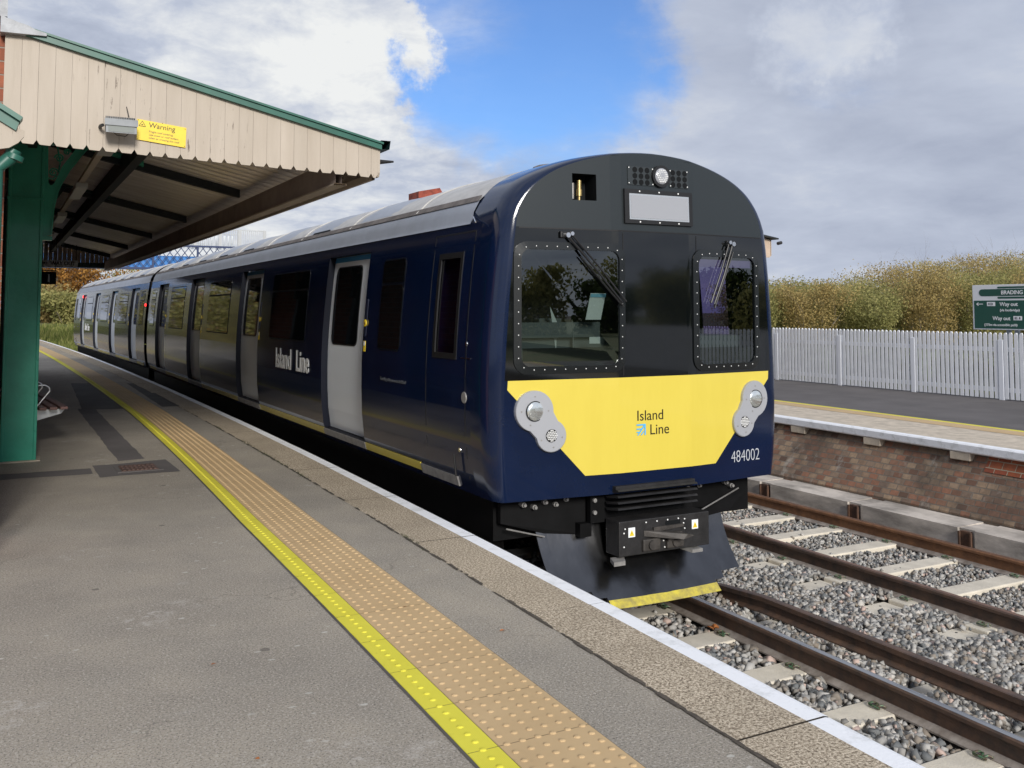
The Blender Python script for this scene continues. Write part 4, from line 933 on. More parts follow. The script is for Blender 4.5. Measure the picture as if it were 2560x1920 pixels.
        MB().disc(a+Vector((0, .03, 0)), (0, -1, 0), .019, .05, 14).disc(a+side+Vector((0, .03, 0)), (0, -1, 0), .015, .05, 14).build('spindle', 'chrome', w, smooth=True)
        MB().box(a+Vector((-.05, .008, -.02)), a+Vector((.05, .03, .03)), .006).build('wiper_motor_cover', 'black_rubber', w)
    wiper(-.78, 2.045, -.33, 1.545, 1); wiper(.80, 2.03, .57, 1.54, -1)
    # destination box, marker lamp, grilles, whistle recess
    d = fpoly([(-.285, 2.155), (.365, 2.155), (.365, 2.42), (-.285, 2.42)], .022, 'black_rubber', 'display_surround', .024)
    fpoly([(-.245, 2.185), (.325, 2.185), (.325, 2.385), (-.245, 2.385)], .026, 'aluminium', 'display_frame', .005, d); fpoly([(-.232, 2.198), (.312, 2.198), (.312, 2.372), (-.232, 2.372)], .028, 'display_glass', 'display_glass', .003, d)
    b = MB()
    for x in (-.145, .04, .225):
        for z in (2.168, 2.405): b.dome(fpt(x, z, .022), (0, -1, 0), .007, .004, 8, 3)
    b.build('surround_screws', 'bolt_white', d)
    t = MB().disc(fpt(.065, 2.535, 0), (0, -1, 0), .086, .03, 28).build('top_lamp', 'black_rubber', car, smooth=True); 
    MB().dome(fpt(.065, 2.535, .029), (0, -1, 0), .064, .014, 24, 4).build('top_lamp_lens', 'display_glass', t, smooth=True)
    b = MB(); rr = [0, .02, .04]
    for i_ in range(-3, 4):
        for j in range(-3, 4):
            x = i_*.016+(j % 2)*.008; z = j*.015
            if x*x+z*z < .055**2: b.dome(fpt(.065+x, 2.535+z, .038), (0, -1, 0), .007, .005, 6, 2)
    b.build('top_lamp_reflectors', 'white_plastic', t, smooth=True)
    for xa, n in ((-.205, 4), (.19, 3)):
        gp = fpoly([(xa-.035, 2.455), (xa+.058*(n-1)+.035, 2.455), (xa+.058*(n-1)+.035, 2.60), (xa-.035, 2.60)], .006, 'grille_grey', 'grille', .007)
        b = MB(); w = MB()
        for i_ in range(n if xa > 0 else 3):
            for j in range(3): b.disc(fpt(xa+.058*i_+(.03 if xa < 0 else 0), 2.478+.048*j, .006), (0, -1, 0), .0225, .0015, 14)
        b.build('grille_holes', 'cast_iron_dark', gp)
        for cx in (xa-.025, xa+.058*(n-1)+.025):
            for z in (2.468, 2.588): w.dome(fpt(cx, z, .006), (0, -1, 0), .0055, .004, 8, 3)
        w.build('grille_screws', 'bolt_white', gp)
    b = MB(); dp = .16; c4 = [(hz[0], hz[2]), (hz[1], hz[2]), (hz[1], hz[3]), (hz[0], hz[3])]
    b.strip([[fpt(x_, z_, 0) for x_, z_ in c4], [(x_, fy(x_, z_)+dp, z_) for x_, z_ in c4]], close=True); b.add([(x_, fy(x_, z_)+dp, z_) for x_, z_ in c4], [(0, 1, 2, 3)])
    hn = b.build('horn_recess', 'cast_iron_dark', car)
    MB().tube([(-.63, .09, 2.318), (-.63, .09, 2.35), (-.63, .09, 2.351), (-.63, .09, 2.40), (-.63, .09, 2.401), (-.63, .09, 2.47)], [.012, .012, .024, .024, .018, .018], 14).build('whistle', 'brass', hn, smooth=True)
    MB().tube([(-.675, .11, 2.33), (-.675, .11, 2.45)], .012, 10).build('whistle_pipe', 'step_metal', hn, smooth=True)
    # headlamp clusters
    for s in (-1, 1):
        bg_ = (s*1.04, .765); sm = (s*.91, .585); P = []
        r1, r2 = .145, .115; dv = Vector((sm[0]-bg_[0], sm[1]-bg_[1])); ang = math.atan2(dv.y, dv.x)
        for k in range(25): a = ang+R(50)+R(260)*k/24; P.append((bg_[0]+r1*math.cos(a), bg_[1]+r1*math.sin(a)))
        for k in range(19): a = ang+R(180+62)+R(236)*k/18; P.append((sm[0]+r2*math.cos(a), sm[1]+r2*math.sin(a)))
        def pt(p, off): yy_ = fy(bg_[0], .7)+(abs(p[0])-abs(bg_[0]))*.105; return (p[0], yy_-off, p[1])
        front = [pt(p, .032) for p in P]; edge = [pt(((p[0]-bg_[0])*1.02+bg_[0], (p[1]-bg_[1])*1.02+bg_[1]), .026) for p in P]; back = [pt(((p[0]-bg_[0])*1.02+bg_[0], (p[1]-bg_[1])*1.02+bg_[1]), -.01) for p in P]
        b = MB().add(front, [tuple(range(len(front)))]); b.strip([front, edge, back], close=True)
        hl = b.build('headlight', 'lamp_ring', car)
        c1 = pt(bg_, .033); c2 = pt(sm, .033)
        MB().disc(c1, (0, -1, 0), .074, .003, 28).build('lamp_bezel', 'black_rubber', hl, smooth=True); MB().dome((c1[0], c1[1]-.002, c1[2]), (0, -1, 0), .068, .016, 28, 6).build('headlight_lens', 'lamp_glass', hl, smooth=True)
        MB().disc(c2, (0, -1, 0), .047, .003, 24).build('lamp_bezel', 'frame_steel', hl, smooth=True)
        b = MB()
        for i_ in range(-3, 4):
            for j in range(-3, 4):
                x = i_*.0135+(j % 2)*.007; z = j*.0125
                if x*x+z*z < .041**2: b.dome((c2[0]+x, c2[1]-.003, c2[2]+z), (0, -1, 0), .006, .006, 7, 2)
        b.build('marker_lens', 'white_plastic', hl, smooth=True)
        b = MB()
        for (cx, cz), r_, angs in ((bg_, .105, (0, 90, 180, 250)), (sm, .085, (-10, -80, -160 if s < 0 else 200))):
            for a in angs: b.disc(pt((cx+r_*math.cos(R(a)), cz+r_*math.sin(R(a))), .032), (0, -1, 0), .006, .003, 8)
        b.build('ring_screws', 'step_metal', hl)
    # lettering on the front
    fn = lambda x, z: ((x, -.0055, z), (1, 0, 0), (0, 0, 1))
    text('front_name', 'Island', .112, 'text_black', fn(-.185, .655), car, align='LEFT', sx=1.0, weight=-.0005); text('front_name', 'Line', .112, 'text_black', fn(-.065, .545), car, align='LEFT', weight=-.0005)
    b = MB()
    x0, z0, s_ = -.185, .545, .084
    P = lambda *a: [(x0+u*s_, -.0075, z0+v*s_) for u, v in a]
    b.add(P((.15, 1), (1, 1), (1, 0), (.86, 0), (.86, .86), (.15, .86)), [(0, 1, 4, 5), (1, 2, 3, 4)])
    b.add(P((.0, .62), (.62, .62), (.62, .50), (.0, .50)), [(0, 1, 2, 3)]); b.add(P((0, .32), (.40, .32), (.40, .22), (0, .22)), [(0, 1, 2, 3)])
    b.add(P((.05, 0), (.20, 0), (.86, .74), (.86, .86), (.76, .86)), [(0, 1, 2, 3, 4)]); b.add(P((.42, 0), (.56, 0), (.80, .27), (.80, .43)), [(0, 1, 2, 3)]); b.add(P((0, 1), (.12, 1), (.12, .86), (0, .86)), [(0, 1, 2, 3)])
    b.build('arrow_emblem', 'logo_blue', car)
    yn = fy(1.0, .3); a1 = Vector((1, .105, 0))
    text('fleet_number', '484002', .138, 'text_grey', ((.775, fy(.775, .3)-.003, .262), a1, (0, 0, 1)), car, align='LEFT', sx=.82, weight=-.0028)
    # cab interior
    MB().box((-1.22, .30, .95), (1.22, .95, 1.28)).build('driving_desk', 'cab_grey', car)
    b = MB(); b.prism([(x_*.97, 1.12, .2+(z_-.12)*.965) for x_, z_ in NB+NR[:-1]]+[(-x_*.97, 1.12, .2+(z_-.12)*.965) for x_, z_ in reversed(NB+NR)], (0, .04, 0)); b.box((-1.24, .2, .9), (1.24, 1.12, .94)); b.box((-1.1, .2, 2.02), (1.1, 1.12, 2.05)); b.build('cab_bulkhead', 'cab_dark', car)
    MB().box((-1.18, .24, 1.285), (-.35, .30, 1.40)).box((-.80, .40, 1.285), (-.60, .50, 1.43), .01).build('desk_console', 'cab_grey', car)
    b = MB().prism([(-.71, .30, 1.16), (-.66, .33, 1.16), (-.70, .30, 1.40), (-.78, .27, 1.52)], (.01, .02, 0)); b.prism([(-.60, .22, 1.15), (-.57, .27, 1.15), (-.58, .26, 1.36), (-.60, .24, 1.42)], (.008, .02, 0)); b.build('paper_sheets', 'paper', car)
    MB().prism([(-.57, .10, 1.42), (-.44, .09, 1.42), (-.40, .08, 1.62), (-.53, .09, 1.62)], (0, .003, 0)).build('cab_notice', 'paper', car); MB().prism([(-.535, .085, 1.59), (-.405, .075, 1.59), (-.40, .075, 1.615), (-.53, .085, 1.615)], (0, .003, 0)).build('notice_heading', 'paper_blue', car)
    MB().prism([(-.53, .11, 1.24), (-.44, .10, 1.24), (-.44, .10, 1.29), (-.53, .11, 1.29)], (0, .003, 0)).build('cab_label', 'paper', car)
    # underframe, couplers, plough
    b = MB().box((-1.22, .35, -.20), (1.22, CL-.2, .118)); b.box((-.9, 4.6, -.55), (.9, 8.5, -.2)); b.box((-.9, 9.5, -.52), (.9, 13, -.2)); b.build('underframe', 'underframe', car)
    for yb_ in (2.6, 14.9):
        bg2 = MB().box((-1.08, yb_-1.35, -.62), (-.98, yb_+1.35, -.35)).box((.98, yb_-1.35, -.62), (1.08, yb_+1.35, -.35)).box((-1.0, yb_-.25, -.55), (1.0, yb_+.25, -.30)).build('bogie', 'frame_steel', car)
        for dy in (-1.0, 1.0):
            for s in (-1, 1): MB().tube([(s*.68, yb_+dy, -.50), (s*.81, yb_+dy, -.50)], [.385, .375], 28).build('wheel', 'frame_steel', bg2, smooth=True)
    MB().prism([(-1.20, .27, .12), (-1.20, .27, -.06), (-.85, .24, -.16), (-.50, .2, -.20), (-.50, .2, .12)], (0, .05, 0)).prism([(1.12, .27, .12), (1.12, .27, -.02), (.92, .24, -.16), (.42, .2, -.20), (.42, .2, .12)], (0, .05, 0)).prism([(-.52, .12, .12), (.44, .12, .12), (.44, .12, -.10), (-.52, .12, -.10)], (0, .05, 0)).build('front_skirt', 'underframe', car)
    b = MB()
    for x, z in ((-1.04, .07), (-.95, .045), (-.86, .075), (-.77, .05), (-.68, .08), (.86, .075), (.92, .045), (.58, .075)): MB().tube([(x, .26, z), (x, .205, z), (x, .204, z), (x, .185, z)], [.019, .019, .013, .012], 10).build('skirt_bolt', 'step_metal', car)
    for x, z in ((-.49, .07), (-.49, -.02), (.385, .09)): MB().disc((x, .13, z), (0, -1, 0), .016, .03, 10).build('skirt_bolt', 'step_metal', car)
    b = MB()
    for k in range(4):
        z = .165-.045*k; b.prism([(-.40, -.06, z), (-.40, -.075, z-.012), (-.40, .08, z-.035), (-.40, .10, z-.02)], (.74, 0, 0))
    b.box((-.40, -.04, .155), (.34, .16, .185)); b.build('anticlimber', 'frame_steel', car)
    cp = MB().box((-.40, -.08, -.32), (.44, .10, -.065), .006).build('coupler_box', 'frame_steel', car)
    b = MB().prism([(-.10, -.10, -.13), (.18, -.10, -.13), (.18, -.10, -.15), (-.10, -.10, -.165)], (0, .03, 0)); b.prism([(-.18, -.085, -.15), (-.10, -.085, -.15), (.14, -.20, -.185), (.20, -.20, -.20), (.10, -.20, -.22), (-.18, -.085, -.19)], (0, .06, 0)); b.box((.02, -.12, -.24), (.15, -.06, -.18)).box((-.2, -.105, -.30), (-.04, -.07, -.21), .01).box((.02, -.105, -.30), (.18, -.07, -.22), .01)
    for x in (-.12, .10): b.disc((x, -.10, -.255), (0, -1, 0), .035, .02, 16)
    b.build('coupler_head', 'coupler_steel', cp, smooth=False)
    MB().box((.02, -.0815, -.15), (.16, -.0805, -.10)).build('coupler_opening', 'cast_iron_dark', cp)
    b = MB()
    for x, z in ((-.16, -.09), (-.06, -.09), (.04, -.09), (.14, -.09), (.20, -.10), (-.35, -.12), (-.36, -.15), (-.36, -.25), (.19, -.13), (.20, -.17), (.20, -.22), (.14, -.28), (.01, -.29), (0, -.24), (.16, -.25)): MB().dome((x, -.083, z), (0, -1, 0), .0065, .006, 7, 2).build('coupler_bolt', 'bolt_white', cp)
    b = MB(); y_ = MB()
    for x in (-.29, .30):
        MB().box((x-.03, -.0835, -.185), (x+.03, -.0815, -.115)).build('hazard_label', 'text_white', cp); MB().add([(x-.022, -.0845, -.175), (x+.022, -.0845, -.175), (x, -.0845, -.13)], [(0, 1, 2)]).build('hazard_triangle', 'sign_yellow', cp)
    text('hazard_mark', '!', .035, 'text_black', ((-.29, -.085, -.172), (1, 0, 0), (0, 0, 1)), cp, depth=.0005); text('hazard_mark', '!', .035, 'text_black', ((.30, -.085, -.172), (1, 0, 0), (0, 0, 1)), cp, depth=.0005)
    MB().prism([(-.46, -.10, -.345), (-.36, -.10, -.345), (-.32, -.02, -.33), (-.44, -.02, -.33)], (0, 0, -.03)).build('coupler_shoe', 'step_metal', cp); MB().prism([(.26, -.10, -.335), (.36, -.10, -.335), (.33, 0, -.32), (.22, 0, -.32)], (0, 0, -.025)).build('coupler_shoe', 'step_metal', cp)
    # snow plough blade
    pb = MB(); rows = []
    def blade(x, v):       # v 0 bottom .. 1 top ; concave face curling forward at the foot
        z = -.66+v*(.60+.06*abs(x)); y = .18-.36*(1-v)**2.0+.10*min(abs(x), .85)**1.5*(1-.4*(1-v))
        return (x*(1+.05*v), y+.02, z)
    vs_ = np.linspace(.0, 1, 12); xs_ = [-.88, -.80, -.70, -.60, -.5, -.36, -.2, 0, .2, .36, .5, .60, .70, .80]
    for i_ in range(len(xs_)-1):
        xa, xb = xs_[i_], xs_[i_+1]; am = abs((xa+xb)/2)
        v0 = .0 if am < .5 else (.10 if am < .60 else .165)
        lv = [v0]+[v for v in vs_ if v > v0+.02]
        lv_b = lv
        if am > .70:
            pass
        rows = [[blade(xa, v), blade(xb, v)] for v in lv_b]; pb.strip([r_ for r_ in rows])
        back = [[(p[0], p[1]+.012, p[2]) for p in r_] for r_ in rows]; pb.strip([r_[::-1] for r_ in back])
        pb.strip([rows[0][::-1], back[0][::-1]]); pb.strip([rows[-1], back[-1]])
        if i_ == len(xs_)-2: pb.strip([[rows[k][1], back[k][1]] for k in range(len(rows))])
    pl = pb.build('snow_plough', 'plough_paint', car, smooth=True)
    ym = MB()
    ym.strip([[tuple(Vector(blade(x, v))+Vector((0, -.004, 0))) for x in np.linspace(-.5, .5, 13)] for v in (-.005, .075)]); ym.strip([[tuple(Vector(blade(x, v))+Vector((0, .0, 0))) for x in np.linspace(.5, -.5, 13)] for v in (-.005, .075)]); ym.build('yellow_edge', 'yellow_worn', pl)
    for a_ in (((-.60, .14, -.2), (-.5, .5, -.1)), ((.5, .14, -.2), (.6, .5, -.1))): MB().box(*a_).build('plough_bracket', 'underframe', pl)
    MB().tube([(.50, .10, -.10), (1.02, .24, .01)], .006, 6).build('guide_rod', 'step_metal', pl); MB().tube([(-1.16, .26, -.10), (-.86, .22, -.18)], .006, 6).build('guide_rod', 'step_metal', pl)
    # roof pieces
    MB().dome((.0, .60, 2.725), (0, 0, 1), .085, .075, 18, 6).build('aerial_dome', 'roof_silver', car, smooth=True)
    MB().dome((-.35, 1.0, 2.69), (0, 0, 1), .16, .045, 18, 4).build('roof_pod', 'roof_dirty', car, smooth=True)
    MB().box((-1.1, CL-.03, .2), (1.1, CL, 2.3)).box((-1.25, CL-.05, .1), (1.25, CL-.04, 2.2)).build('end_wall', 'underframe', car)
    MB().box((-.5, CL, .15), (.5, CL+.28, 2.05)).build('gangway', 'black_rubber', car)
    return car
car1 = carriage('leading dark blue train carriage with yellow front panel and snow plough facing the camera')
car2 = copy_tree(car1)
car1.location = (C(6)*0+0.0, 6.03, 0)
car2['label'] = 'rear dark blue train carriage beyond the first, standing at the far end of the platform'
a2 = math.atan2(-(C(42)-C(25)), 42-25)
car2.location = (-.42, 6.03+18.2+18.2, 0); car2.rotation_euler = (0, 0, math.pi-a2*-1)

mr_ = mat('red_lamp', (0.6, 0.01, 0.01), 0.3); mr_.node_tree.nodes['Principled BSDF'].inputs['Emission Color'].default_value = (1, .02, .02, 1); mr_.node_tree.nodes['Principled BSDF'].inputs['Emission Strength'].default_value = 3.0
for y_, z_, r_ in ((3.0, 2.0, .05), (17.86, 1.62, .035)):
    o = MB().dome((bx(z_)+.004, y_, z_), (1, 0, 0), r_, .03, 14, 4).build('indicator_lamp', 'red_lamp'); o.parent = car2
# ------------------------------------------------------------------ canopy on the near platform
YG = 7.30; YE = 26.2
XO = lambda y: -1.80+(C(y)-C(7.3))*.35      # outer edge of the canopy
def rz(x, y=7.3): return 2.80+(XO(y)-x)*.226   # roof height
ca = thing('platform_canopy', (-4.3, 10.8, 0), 'cream boarded station canopy with scalloped edge on green columns over the near platform', 'canopy')
b = MB(); x = -4.47; bw = .1045; k = 0
while x < XO(YG)-.005:
    x1 = min(x+bw, XO(YG)); g2 = .0007; a0, a1_ = x+g2, x1-g2
    zb = lambda t: 2.555+(XO(YG)-t)*.028+random.uniform(-.0015, .0015); nt_ = .019; nh = .030
    jy = YG+random.uniform(0, .0022)
    b.prism([(a0, jy, zb(a0)+nh), (a0+nt_, jy, zb(a0)), (a1_-nt_, jy, zb(a1_)), (a1_, jy, zb(a1_)+nh), (a1_, jy, rz(a1_)+.0), (a0, jy, rz(a0)+.0)], (0, .02, 0)); x = x1
b.build('end_boards', 'cream_boards', ca)
MB().box((-4.47, YG+.022, 2.80), (XO(YG)-.02, YG+.045, 2.86)).build('board_batten', 'fascia_brown', ca)
b = MB().prism([(-4.40, YG-.035, rz(-4.40)-.012), (XO(YG)+.02, YG-.035, rz(XO(YG)+.02)-.012), (XO(YG)+.02, YG-.035, rz(XO(YG)+.02)+.03), (-4.40, YG-.035, rz(-4.40)+.03)], (0, .035, 0))
b.prism([(-4.40, YG-.05, rz(-4.40)+.031), (XO(YG)+.03, YG-.05, rz(XO(YG)+.03)+.031), (XO(YG)+.03, YG-.05, rz(XO(YG)+.03)+.047), (-4.40, YG-.05, rz(-4.40)+.047)], (0, .10, 0)); b.build('barge_board', 'barge_green', ca)
b = MB(); P = []
for k in range(9): P.append((-4.50+k*.035, rz(-4.46)+.075-k*.012+random.uniform(-.006, .006)))
b.prism([(p[0], YG-.06, p[1]) for p in P]+[(-4.22, YG-.06, rz(-4.22)+.02), (-4.50, YG-.06, rz(-4.5)-.05)], (0, .16, 0)); b.build('lead_flashing', 'lead', ca)
# corrugated roof sheet
pit = .225; rows = []; yv = YG+.03
while yv < YE:
    for ph, dz in ((0, 0), (.12, .004), (.25, .020), (.38, .042), (.5, .048), (.62, .042), (.75, .020), (.88, .004)):
        y = yv+ph*pit; rows.append([(XO(y), y, rz(XO(y), y)-.034+dz), (-4.47, y, rz(-4.47, y)-.034+dz)])
    yv += pit
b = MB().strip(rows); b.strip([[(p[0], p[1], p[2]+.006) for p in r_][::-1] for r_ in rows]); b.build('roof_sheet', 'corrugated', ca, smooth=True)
# scalloped valance on the outer edge + fascia beam
b = MB(); y = YG; sw = .104
while y < YE:
    y1 = y+sw; x_, x2 = XO(y), XO(y1)
    b.prism([(x_, y+.001, 2.60), (x_, y+.02, 2.565), (x_, y1-.02, 2.565), (x_, y1-.001, 2.60), (x_, y1-.001, 2.815), (x_, y+.001, 2.815)], (.018, 0, 0)); y = y1
b.build('edge_valance', 'cream_boards', ca)
ysg = list(np.arange(YG+.06, YE, .5))+[YE]
MB().strip([[(XO(y)-.33, y, 2.50), (XO(y)-.33, y, 2.70), (XO(y)-.28, y, 2.70), (XO(y)-.28, y, 2.50)] for y in ysg], close=True).build('gutter_beam', 'fascia_brown', ca)
MB().strip([[(XO(y)-.345, y, 2.485), (XO(y)-.345, y, 2.499), (XO(y)-.24, y, 2.499), (XO(y)-.24, y, 2.485)] for y in ysg], close=True).build('beam_flange', 'cream_trim', ca)
MB().strip([[(XO(y)-.005, y, 2.545), (XO(y)-.005, y, 2.60), (XO(y)-.03, y, 2.60), (XO(y)-.03, y, 2.545)] for y in ysg], close=True).build('valance_rail', 'cream_trim', ca)
MB().strip([[(XO(y)+.02, y, 2.79), (XO(y)+.09, y, 2.79), (XO(y)+.10, y, 2.86), (XO(y)+.02, y, 2.86)] for y in (YG-.02, YE)], close=True).build('gutter', 'green_dark', ca)
MB().tube([(XO(YG)+.02, YG+.02, 2.69), (XO(YG)+.14, YG+.02, 2.70)], [.02, .008], 8).build('gutter_stop', 'frame_steel', ca)
# rafters, purlin, brackets and columns
RY = [10.95, 14.45, 17.95, 21.45, 24.95]
for y in RY:
    x0, x1 = -4.42, XO(y)-.33
    MB().prism([(x0, y-.035, rz(x0, y)-.03), (x1, y-.035, rz(x1, y)-.03), (x1, y-.035, rz(x1, y)-.12), (x0, y-.035, rz(x0, y)-.13)], (0, .07, 0)).build('rafter', 'rafter_dark', ca)
for xx, w, d in ((-3.32, .09, .10), (-4.2, .08, .1)):
    MB().strip([[(xx+(XO(y)-XO(7.3))-w/2, y, rz(xx)-.12-d), (xx+(XO(y)-XO(7.3))-w/2, y, rz(xx)-.03), (xx+(XO(y)-XO(7.3))+w/2, y, rz(xx)-.03), (xx+(XO(y)-XO(7.3))+w/2, y, rz(xx)-.12-d)] for y in (YG+.05, YE)], close=True).build('purlin', 'rafter_dark', ca)
MB().box((-3.70, YG+.05, 2.93), (-3.64, YE, 2.97)).build('cable_tray', 'cream_trim', ca)
for y in (8.0, 11.8, 15.5, 19.2): MB().box((-3.735, y, 2.865), (-3.605, y+1.25, 2.928), .01).build('strip_light', 'tube_lamp', ca)
def bracket(yc, m, par):
    t = .03
    outer = [(-4.09, 2.24), (-4.01, 2.26), (-4.0, 2.38), (-3.995, 2.50), (-3.98, 2.60), (-3.96, 2.70), (-3.93, 2.78), (-3.89, 2.86), (-3.85, 2.94), (-3.80, 3.01), (-3.75, 3.09), (-3.70, 3.16), (-3.58, 3.20), (-3.40, 3.18), (-3.16, 3.08)]
    web = MB().prism([(p[0], yc-t, p[1]) for p in ((-4.09, 2.24), (-4.012, 2.26), (-4.0, 2.38), (-3.995, 2.50), (-3.98, 2.60), (-3.962, 2.69), (-3.935, 2.765), (-3.99, 2.79), (-4.01, 2.765), (-4.03, 2.765), (-4.045, 2.79), (-4.05, 2.95), (-4.055, 3.18), (-4.09, 3.18))], (0, 2*t, 0))
    web.prism([(p[0], yc-t, p[1]) for p in ((-3.935, 2.765), (-3.89, 2.86), (-3.85, 2.94), (-3.80, 3.01), (-3.75, 3.09), (-3.70, 3.17), (-3.79, 3.17), (-3.86, 3.06), (-3.93, 2.95), (-3.99, 2.79))], (0, 2*t, 0))
    web.prism([(-3.79, yc-t, 3.17), (-3.70, yc-t, 3.17), (-3.40, yc-t, 3.10), (-3.14, yc-t, 3.02), (-3.14, yc-t, 3.08), (-3.45, yc-t, 3.20)], (0, 2*t, 0))
    for a, c_ in zip(outer[:-1], outer[1:]): web.prism([(a[0]-.004, yc-.045, a[1]), (c_[0]-.004, yc-.045, c_[1]), (c_[0]+.010, yc-.045, c_[1]-.004), (a[0]+.010, yc-.045, a[1]-.004)], (0, .09, 0))
    web.box((-4.10, yc-.055, 2.20), (-3.995, yc+.055, 2.243)); web.box((-4.09, yc-.04, 3.18), (-3.6, yc+.04, 3.205))
    for (cx, cz, r0, turn) in ((-4.0, 2.90, .045, 1), (-3.95, 3.05, .045, -1), (-3.88, 3.12, .035, 1)):
        web.tube([(cx+turn*r0*(1-k/30)*math.cos(k*.42), yc, cz+r0*(1-k/30)*math.sin(k*.42)) for k in range(27)], .008, 6)
    web.tube([(-4.05, yc, 2.84), (-4.0, yc, 2.83), (-3.97, yc, 2.87)], .009, 6); web.tube([(-3.955, yc, 2.9), (-3.94, yc, 3.0), (-3.97, yc, 3.16)], .008, 6)
    web.build('bracket', m, par)
for i, y in enumerate(RY):
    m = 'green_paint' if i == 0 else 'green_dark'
    yc = y-.12+.02
    b = MB().box((-4.385, yc-.09, .0), (-4.105, yc+.09, 3.22), .004)
    b.box((-4.405, yc-.10, 0), (-4.375, yc+.10, 3.2), .006); b.box((-4.115, yc-.10, 0), (-4.085, yc+.10, 3.2), .006); b.box((-4.41, yc-.105, 2.6), (-4.08, yc-.02, 2.62))
    for z in np.arange(.3, 3.1, .35): b.dome((-4.10, yc-.10, z), (0, -1, 0), .010, .006, 8, 2)
    co = b.build('column', m, ca); bracket(yc, m, co)
    MB().prism([(-4.43, yc-.16, 0), (-4.05, yc-.14, 0), (-4.04, yc+.14, 0), (-4.43, yc+.14, 0)], (0, 0, .012)).build('column_base', 'concrete', co)
# far end boards
MB().box((-4.4, 24.9, 2.50), (-2.25, 25.0, 2.62)).build('tie_beam', 'green_dark', ca)
b = MB(); x = -4.45
while x < XO(YE)-.01:
    b.prism([(x+.002, YE, 2.60), (x+.02, YE, 2.56), (x+.085, YE, 2.56), (x+.102, YE, 2.60), (x+.102, YE, rz(x+.1, YE)-.02), (x+.002, YE, rz(x, YE)-.02)], (0, .02, 0)); x += .104
b.build('end_boards', 'cream_boards', ca)

# things fixed to the canopy
fl = thing('floodlight', (-3.72, YG-.1, 2.79), 'grey finned floodlight on the cream canopy boards left of the yellow sign', 'floodlight')
def fbox(mb, x0, x1, y0, y1, z0, z1, t=.22): # tilted block about its back top
    P = []
    for x in (x0, x1):
        for y, z in ((y0, z0), (y1, z0), (y1, z1), (y0, z1)):
            dy, dz = y-(YG-.03), z-2.84; P.append((x, YG-.03+dy*math.cos(t)-dz*math.sin(t)*-1, 2.84+dz*math.cos(t)+dy*math.sin(t)))
    mb.add(P, [(0, 1, 2, 3), (7, 6, 5, 4), (0, 4, 5, 1), (1, 5, 6, 2), (2, 6, 7, 3), (3, 7, 4, 0)])
b = MB(); fbox(b, -3.84, -3.64, YG-.15, YG-.06, 2.745, 2.845); bmx = b.build('lamp_housing', 'floodlight', fl)
b = MB()
for k in range(17): fbox(b, -3.835+k*.0115, -3.832+k*.0115, YG-.145, YG-.06, 2.845, 2.862)
b.build('cooling_fins', 'floodlight', fl)
b = MB(); fbox(b, -3.825, -3.655, YG-.153, YG-.149, 2.752, 2.80); b.build('lamp_glass', 'lens', fl)
b = MB(); fbox(b, -3.848, -3.632, YG-.162, YG-.145, 2.80, 2.85); b.build('lamp_visor', 'floodlight', fl)
MB().tube([(-3.855, YG-.09, 2.78), (-3.865, YG-.05, 2.78), (-3.865, YG-.005, 2.78)], .012, 8).tube([(-3.80, YG-.08, 2.755), (-3.76, YG-.06, 2.722), (-3.70, YG-.05, 2.72), (-3.67, YG-.07, 2.755)], .003, 5).tube([(-3.68, YG-.04, 2.86), (-3.695, YG-.01, 2.94)], .003, 5).build('lamp_bracket', 'frame_steel', fl)
ws = thing('warning_sign', (-3.45, YG-.01, 2.78), 'yellow warning sign screwed to the cream canopy boards right of the floodlight', 'sign')
zs0, zs1 = 2.70, 2.855
MB().prism([(-3.622, YG-.012, zs0+.012), (-3.288, YG-.012, zs0-.022), (-3.284, YG-.012, zs1-.03), (-3.622, YG-.012, zs1+.005)], (0, .008, 0)).build('sign_plate', 'sign_yellow', ws)
rt = Vector((1, 0, -.095)); upv = Vector((.095, 0, 1))
text('lettering', 'Warning', .052, 'frame_steel', ((-3.545, YG-.0135, 2.806), rt, upv), ws, align='LEFT', depth=.0005)
for k, s_ in enumerate(('Fragile roof covering.', 'Use crawl or roof ladders', 'when or crossing this roof')): text('lettering', s_, .0195, 'slat_brown', ((-3.542, YG-.0135, 2.770-k*.023), rt, upv), ws, align='LEFT', depth=.0005)
b = MB(); tri = [(-3.61, 2.812), (-3.565, 2.808), (-3.587, 2.848)]
for i in range(3): a, c_ = tri[i], tri[(i+1) % 3]; b.tube([(a[0], YG-.014, a[1]), (c_[0], YG-.014, c_[1])], .0018, 4)
b.box((-3.593, YG-.0145, 2.818), (-3.582, YG-.013, 2.824)); b.build('warning_triangle', 'frame_steel', ws)
b = MB()
for p in ((-3.615, zs0+.02), (-3.295, zs0-.012), (-3.293, zs1-.04), (-3.615, zs1-.002), (-3.45, zs1-.012)): b.dome((p[0], YG-.012, p[1]), (0, -1, 0), .0035, .003, 6, 2)
b.build('sign_screws', 'rust', ws)
wo = thing('way_out_sign', (-3.9, 25.0, 2.6), 'small pale WAY OUT sign with left arrow under the far end of the canopy', 'sign')
MB().box((-3.64, 24.4, 2.50), (-2.86, 24.44, 2.645)).build('sign_plate', 'white_plastic', wo)
text('lettering', 'WAY OUT', .12, 'text_black', ((-3.43, 24.395, 2.53), (1, 0, 0), (0, 0, 1)), wo, align='LEFT', weight=.002, sx=.9)
MB().box((-3.57, 24.392, 2.565), (-3.48, 24.398, 2.58)).add([(-3.61, 24.394, 2.572), (-3.55, 24.394, 2.545), (-3.55, 24.394, 2.60)], [(0, 1, 2)]).build('arrow', 'text_black', wo)
